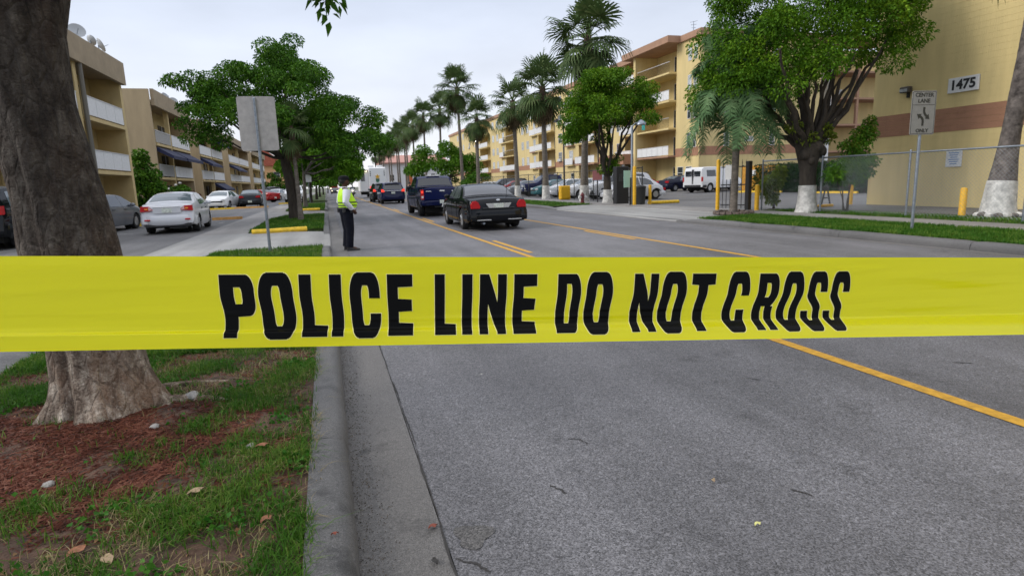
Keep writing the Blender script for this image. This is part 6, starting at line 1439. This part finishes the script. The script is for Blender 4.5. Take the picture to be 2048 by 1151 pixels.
# small far signs
fs = thing("road_sign", "small white sign on a post in the far left verge", "sign", (-1.55, 60, .14)); sign_post(fs, 2.7); MB().box(-.3, .3, -.04, -.03, 1.95, 2.75, .003).build("sign_panel", M_white, fs)
ps = thing("road_sign", "small faded red sign on a black post beside the mushroom crowned tree", "sign", (15.35, 32.6, .12), R(-30)); sign_post(ps, 1.9, .035, M_black); MB().box(-.28, .28, -.05, -.04, 1.3, 1.85, .003).build("sign_panel", mat("sign_faded_red", (.36, .13, .13), .6), ps)
# chain link fence near the wall
def chainlink(name, label, X, posts, z0, h, m, mesh=True, step=.10, wire=.0022, pr=.03, rail=.024):
    t = wthing(name, label, "fence", (X, posts[0], z0))
    for y in posts: w = WB(); w.tube([(X, y, z0-.1), (X, y, z0+h+.04)], pr, 8); w.ell((X, y, z0+h+.05), (pr*1.2, pr*1.2, pr), 8, 4); w.out("post", m, t, smooth=True)
    for a, c in zip(posts, posts[1:]): w = WB(); w.tube([(X-.005, a+(.03 if c > a else -.03), z0+h), (X-.005, c-(.03 if c > a else -.03), z0+h)], rail, 8); w.out("rail", m, t, smooth=True)
    if mesh:
        a, c = min(posts), max(posts); w = WB(); y = a-h
        while y < c:
            for s in (1, -1):
                ya, yb = (y, y+h) if s > 0 else (y+h, y); za, zb = z0+.05, z0+h
                P0 = [ya, za]; P1 = [yb, zb]
                def cut(p, q, lim, lo):
                    if (p[0] < lim) if lo else (p[0] > lim):
                        f = (lim-p[0])/(q[0]-p[0]); p[0] = lim; p[1] += (q[1]-p[1])*f
                if max(ya, yb) <= a or min(ya, yb) >= c: continue
                cut(P0, P1, a, True); cut(P1, P0, a, True); cut(P0, P1, c, False); cut(P1, P0, c, False)
                w.tube([(X+.01*s, P0[0], P0[1]), (X+.01*s, P1[0], P1[1])], wire, 3, cap=False)
            y += step
        w.out("wire_mesh", m, t, kind="stuff")
    return t
chainlink("chain_link_fence", "galvanised chain link fence with top rail before the house number wall", 16.1, [19.4, 16.5, 13.3, 10.2, 7.1, 4.0, .9, -2.35], .12, 1.83, M_galv, step=.10, wire=.0014)
M_fblk = mat("fence_black", (.03, .032, .032), .6)
chainlink("chain_link_fence", "black chain link fence in front of the parked row behind the palms", 16.75, [29.8, 33, 36.2, 39.4, 42.6, 46, 49.4, 53, 57, 61, 66, 72, 80, 90], .12, 1.9, M_fblk, step=.28, wire=.004)
# gate with spikes, posts and notice
gt = wthing("iron_gate", "black spiked iron gate section with white notice by the queen palm", "gate", (14.85, 20.25, .12))
gx, gy = .62, -.78; gl = math.hypot(gx, gy)
for k in range(7):
    f = (k+.5)/7; x, y = 14.85+gx*f, 20.25+gy*f
    w = WB(); w.tube([(x, y, .2), (x, y, 1.92)], .014, 6); w.lathe([(.024, 1.92), (.012, 1.98), (.001, 2.06)], 6, (x, y, 0)); w.out("picket", M_black, gt)
for z in (.32, 1.1, 1.78): WB().tube([(14.85, 20.25, z), (14.85+gx, 20.25+gy, z)], .022, 6).out("rail", M_black, gt)
w = WB(); w.add([(14.93, 20.11, 1.3), (15.22, 19.74, 1.3), (15.22, 19.74, 1.86), (14.93, 20.11, 1.86), (14.92, 20.10, 1.3), (15.21, 19.73, 1.3), (15.21, 19.73, 1.86), (14.92, 20.10, 1.86)], [(0, 1, 2, 3), (4, 7, 6, 5), (0, 4, 5, 1), (3, 2, 6, 7), (0, 3, 7, 4), (1, 5, 6, 2)]); w.out("notice", M_white, gt)
WB().box(15.42, 15.60, 19.36, 19.54, .1, 1.98, .02).out("gate_post", M_black, gt)
def bollard(label, x, y, h, r=.09, z=.1, name="bollard", m=None):
    t = thing(name, label, "bollard", (x, y, z)); b = MB(); b.lathe([(r, -.1), (r, h-.05), (r*.85, h-.01), (r*.4, h+.01), (.002, h+.012)], 14); b.build("post", m or M_gold, t, smooth=True)
    b = MB(); b.lathe([(r*1.9, -.02), (r*1.9, .012), (.002, .02)], 14); b.build("footing", M_conc, t); return t
bollard("yellow bollard in the grass before the notice on the yellow wall", 17.5, 12.7, .80)
bollard("yellow bollard at the far corner of the house number wall", 20.6, 19.55, .98)
bollard("orange yellow bollard behind the black gate post", 15.75, 19.25, .98, .085)
bollard("square topped yellow gate post beside the white van", 14.78, 20.34, 1.98, .075, name="gate_post")
bollard("tall yellow gate post with teal notice at the drive", 14.9, 27.3, 1.95, .085, name="gate_post")
bollard("short yellow bollard by the beetle shaped car's rear wheel", 15.9, 27.5, 1.0, .08)
tn = wthing("notice_board", "pale teal notice beside the tall yellow gate post", "sign", (14.75, 27.6, 1.1)); WB().box(14.42, 14.78, 27.5, 27.53, 1.02, 1.86).out("panel", mat("notice_teal", (.36, .58, .48), .6), tn); WB().box(14.76, 14.84, 27.5, 27.56, .1, 1.5).out("post", M_black, tn)
gk = wthing("gate_motor", "black gate operator cabinet behind the teal notice", "cabinet", (15.3, 29.3, .1)); WB().box(14.85, 15.6, 29.2, 29.6, .1, 2.1, .03).out("housing", M_black, gk); WB().box(15.0, 15.4, 29.17, 29.21, 1.3, 1.7, .01).out("door", M_fblk, gk)
wb_ = wthing("litter_bin", "dark litter bin between the yellow posts at the drive", "bin", (15.35, 27.5, .1)); w = WB(); w.lathe([(.22, .1), (.26, .95), (.27, .97), (.2, .99), (.01, 1.0)], 14, (15.42, 27.6, 0)); w.out("bin_body", M_fblk, wb_, smooth=True); w = WB(); w.lathe([(.28, .99), (.26, 1.06), (.01, 1.12)], 14, (15.42, 27.6, 0)); w.out("lid", M_black, wb_, smooth=True)
yk = wthing("painted_kerb", "yellow painted island kerb in the drive behind the short bollard", "kerb", (16.6, 28, .1)); WB().box(16.1, 17.9, 27.85, 28.1, .09, .25, .04).out("kerb_block", M_yel, yk)
sp = thing("fence_post", "pale steel post left of the teal notice", "post", (15.7, 30.1, .1)); b = MB(); b.tube([(0, 0, -.1), (0, 0, 2.1)], .05, 10); b.build("post_tube", M_galv, sp, smooth=True)
cab = wthing("utility_cabinet", "orange yellow utility cabinet at the foot of the black lamp post", "cabinet", (16.2, 40.2, .12)); WB().box(15.95, 16.72, 40.0, 40.4, .1, 1.08, .05).out("housing", M_gold, cab); WB().box(16.0, 16.67, 39.985, 40.01, .2, 1.0, .02).out("door", M_gold, cab)
hy = thing("fire_hydrant", "maroon fire hydrant with white caps before the tallest fan palm", "fire hydrant", (14.2, 32.2, .12)); M_hyd = mat("hydrant_maroon", (.13, .02, .025), .5)
b = MB(); b.lathe([(.15, 0), (.15, .04), (.10, .05), (.10, .42), (.13, .44), (.13, .48), (.10, .50), (.08, .56), (.03, .60), (.03, .64), (.002, .645)], 14); b.build("barrel", M_hyd, hy, smooth=True)
for s in (-1, 1): b = MB(); b.lathe([(.002, s*.24), (.085, s*.235), (.09, s*.17), (.07, s*.09)] if s > 0 else [(.07, -.09), (.09, -.17), (.085, -.235), (.002, -.24)], 12, (0, 0, .36), 'x'); b.build("outlet_cap", M_white, hy, smooth=True)
# lamp posts
def lamp_post(label, x, y, h, m, lit=False, single=False):
    t = thing("street_lamp", label, "street lamp", (x, y, .12)); b = MB(); b.lathe([(.11, -.1), (.11, .3), (.07, .5), (.055, h), (.05, h+.02)], 10); b.build("pole", m, t, smooth=True)
    for s in ((1,) if single else (-1, 1)):
        b = MB(); b.tube([(0, 0, h-.05), (s*.15, 0, h+.15), (s*.4, 0, h+.22)], .03, 6); b.build("arm", m, t, smooth=True)
        b = MB(); b.lathe([(.02, .2), (.10, .16), (.24, .0), (.25, -.05), (.22, -.06), (.01, -.06)], 12, (s*.5, 0, h+.15)); b.build("lamp_head", m, t, smooth=True)
    if lit: b = MB(); b.ell((.0, -.1, h+.1), (.13, .13, .13), 10, 8); b.build("globe", mat("globe_lit", (.9, .9, .85), .3, emit=(1, .97, .9), es=5), t, smooth=True)
    return t
lamp_post("black twin arm street lamp rising from the orange cabinet", 16.5, 40.6, 5.3, M_black)
lamp_post("black street lamp with one lit globe before the end of the long flats", 16.5, 66.8, 5.9, M_black, lit=True)
lamp_post("slim grey street lamp above the tall yellow gate post", 15.0, 27.75, 3.9, M_galv, single=True)
# utility poles
for i, (x, y, h) in enumerate(((11.4, 143, 14.2), (11.9, 138, 13.2))):
    t = thing("utility_pole", ("left and taller" if i == 0 else "right and shorter")+" of the two wooden utility poles at the far end", "utility pole", (x, y, .1)); b = MB(); b.tube([(0, 0, -.1), (0, 0, h)], [.2, .13], 8); b.build("pole", M_barkd, t); MB().box(-1.1, 1.1, -.08, .08, h-1.0, h-.85).build("crossarm", M_barkd, t)
# dumpster screen, barricade
ds = wthing("board_fence", "orange brown board screen round the refuse area by the ivy fence", "fence", (31, 38, .1)); M_brd = mat("board_orange", (.52, .25, .03), .75, var=.22, scale=5)
for k in range(16): y = 39.9-.245*(k+1); WB().box(31.15, 31.2, y, y+.235, .12, 2.05+.01*(k % 2)).out("board", M_brd if k % 8 != 3 else M_gold, ds)
WB().box(31.13, 31.149, 38.3, 38.75, 1.3, 1.75).out("notice", M_white, ds)
for y in (39.95, 37.9, 35.9): WB().box(31.2, 31.3, y-.05, y+.05, .1, 2.15).out("post", M_black, ds)
bk = wthing("barricade", "dark folding A frame barricade with yellow feet beside the clipped tree", "barricade", (18.6, 19.2, .1)); M_plast = mat("barricade_dark", (.05, .055, .06), .6)
for x in (18.2, 19.0):
    for s in (-1, 1): WB().tube([(x+s*.02, 19.2, .95), (x+s*.28, 19.2+s*.05, .12)], .035, 6).out("leg", M_plast, bk); 
    WB().tube([(x-.18, 19.2, .45), (x+.18, 19.2, .45)], .025, 6).out("crossbar", M_plast, bk); WB().box(x-.35, x+.35, 19.1, 19.3, .09, .2, .04).out("foot", M_gold, bk)
WB().box(18.1, 19.1, 19.15, 19.19, .72, .9, .01).out("board", M_plast, bk)
# wheel stops and bay lines in the left car park
def wstop(label, x, y, w=1.7, deg=0, m=None):
    b = MB(); b.prism([(-.09, 0), (.09, 0), (.06, .13), (-.06, .13)], -w/2, w/2, 'x'); o = b.build("wheel_stop", m or M_yel); o.location = (x, y, .096); o.rotation_euler = (0, 0, R(deg)); tag(o, label, "wheel stop"); return o
M_yel2 = mat("kerb_orange", (.62, .33, .10), .75, var=.25, scale=8)
wstop("yellow wheel stop under the nose of the white sedan", -8.2, 52.0, 2.2); wstop("faded orange wheel stop under the tail of the dark older sedan", -5.9, 52.4, 2.6, 0, M_yel2); wstop("faded orange wheel stop right of the silver sedan", -4.9, 33.2, 1.4, 0, M_yel2); wstop("yellow wheel stop under the grey sedan", -7.7, 30.6, 1.5)
wstop("yellow wheel stop beyond the second grass island", -3.6, 62, 1.8); wstop("yellow wheel stop before the ivy fence on its left part", 30.5, 37, 3.6, 105); wstop("yellow wheel stop before the ivy fence on its right part", 30.5, 30.5, 3.6, 100)
M_wl = mat("line_white", (.50, .50, .48), .8, var=.3, scale=9)
for (x0, x1, y, dg_) in ((-7.8, -6.9, 24.9, 20), (-10.4, -8.4, 24.3, 12), (-5.1, -4.3, 30, 80)):
    b = MB(); l = (x1-x0)/2; b.add([(-l, -.05, .1), (l, -.05, .1), (l, .05, .1), (-l, .05, .1)], [(0, 1, 2, 3)]); o = b.build("lot_marking", M_wl, fix=False, kind="structure"); o.location = ((x0+x1)/2, y, 0); o.rotation_euler = (0, 0, R(dg_))

stk = thing("wooden_stake", "wooden stake that holds the left end of the barrier tape", "stake", (-2.62, 1.0, .1)); MB().box(-.025, .025, -.025, .025, -.15, 1.55, .004).build("stake_post", M_bark, stk)
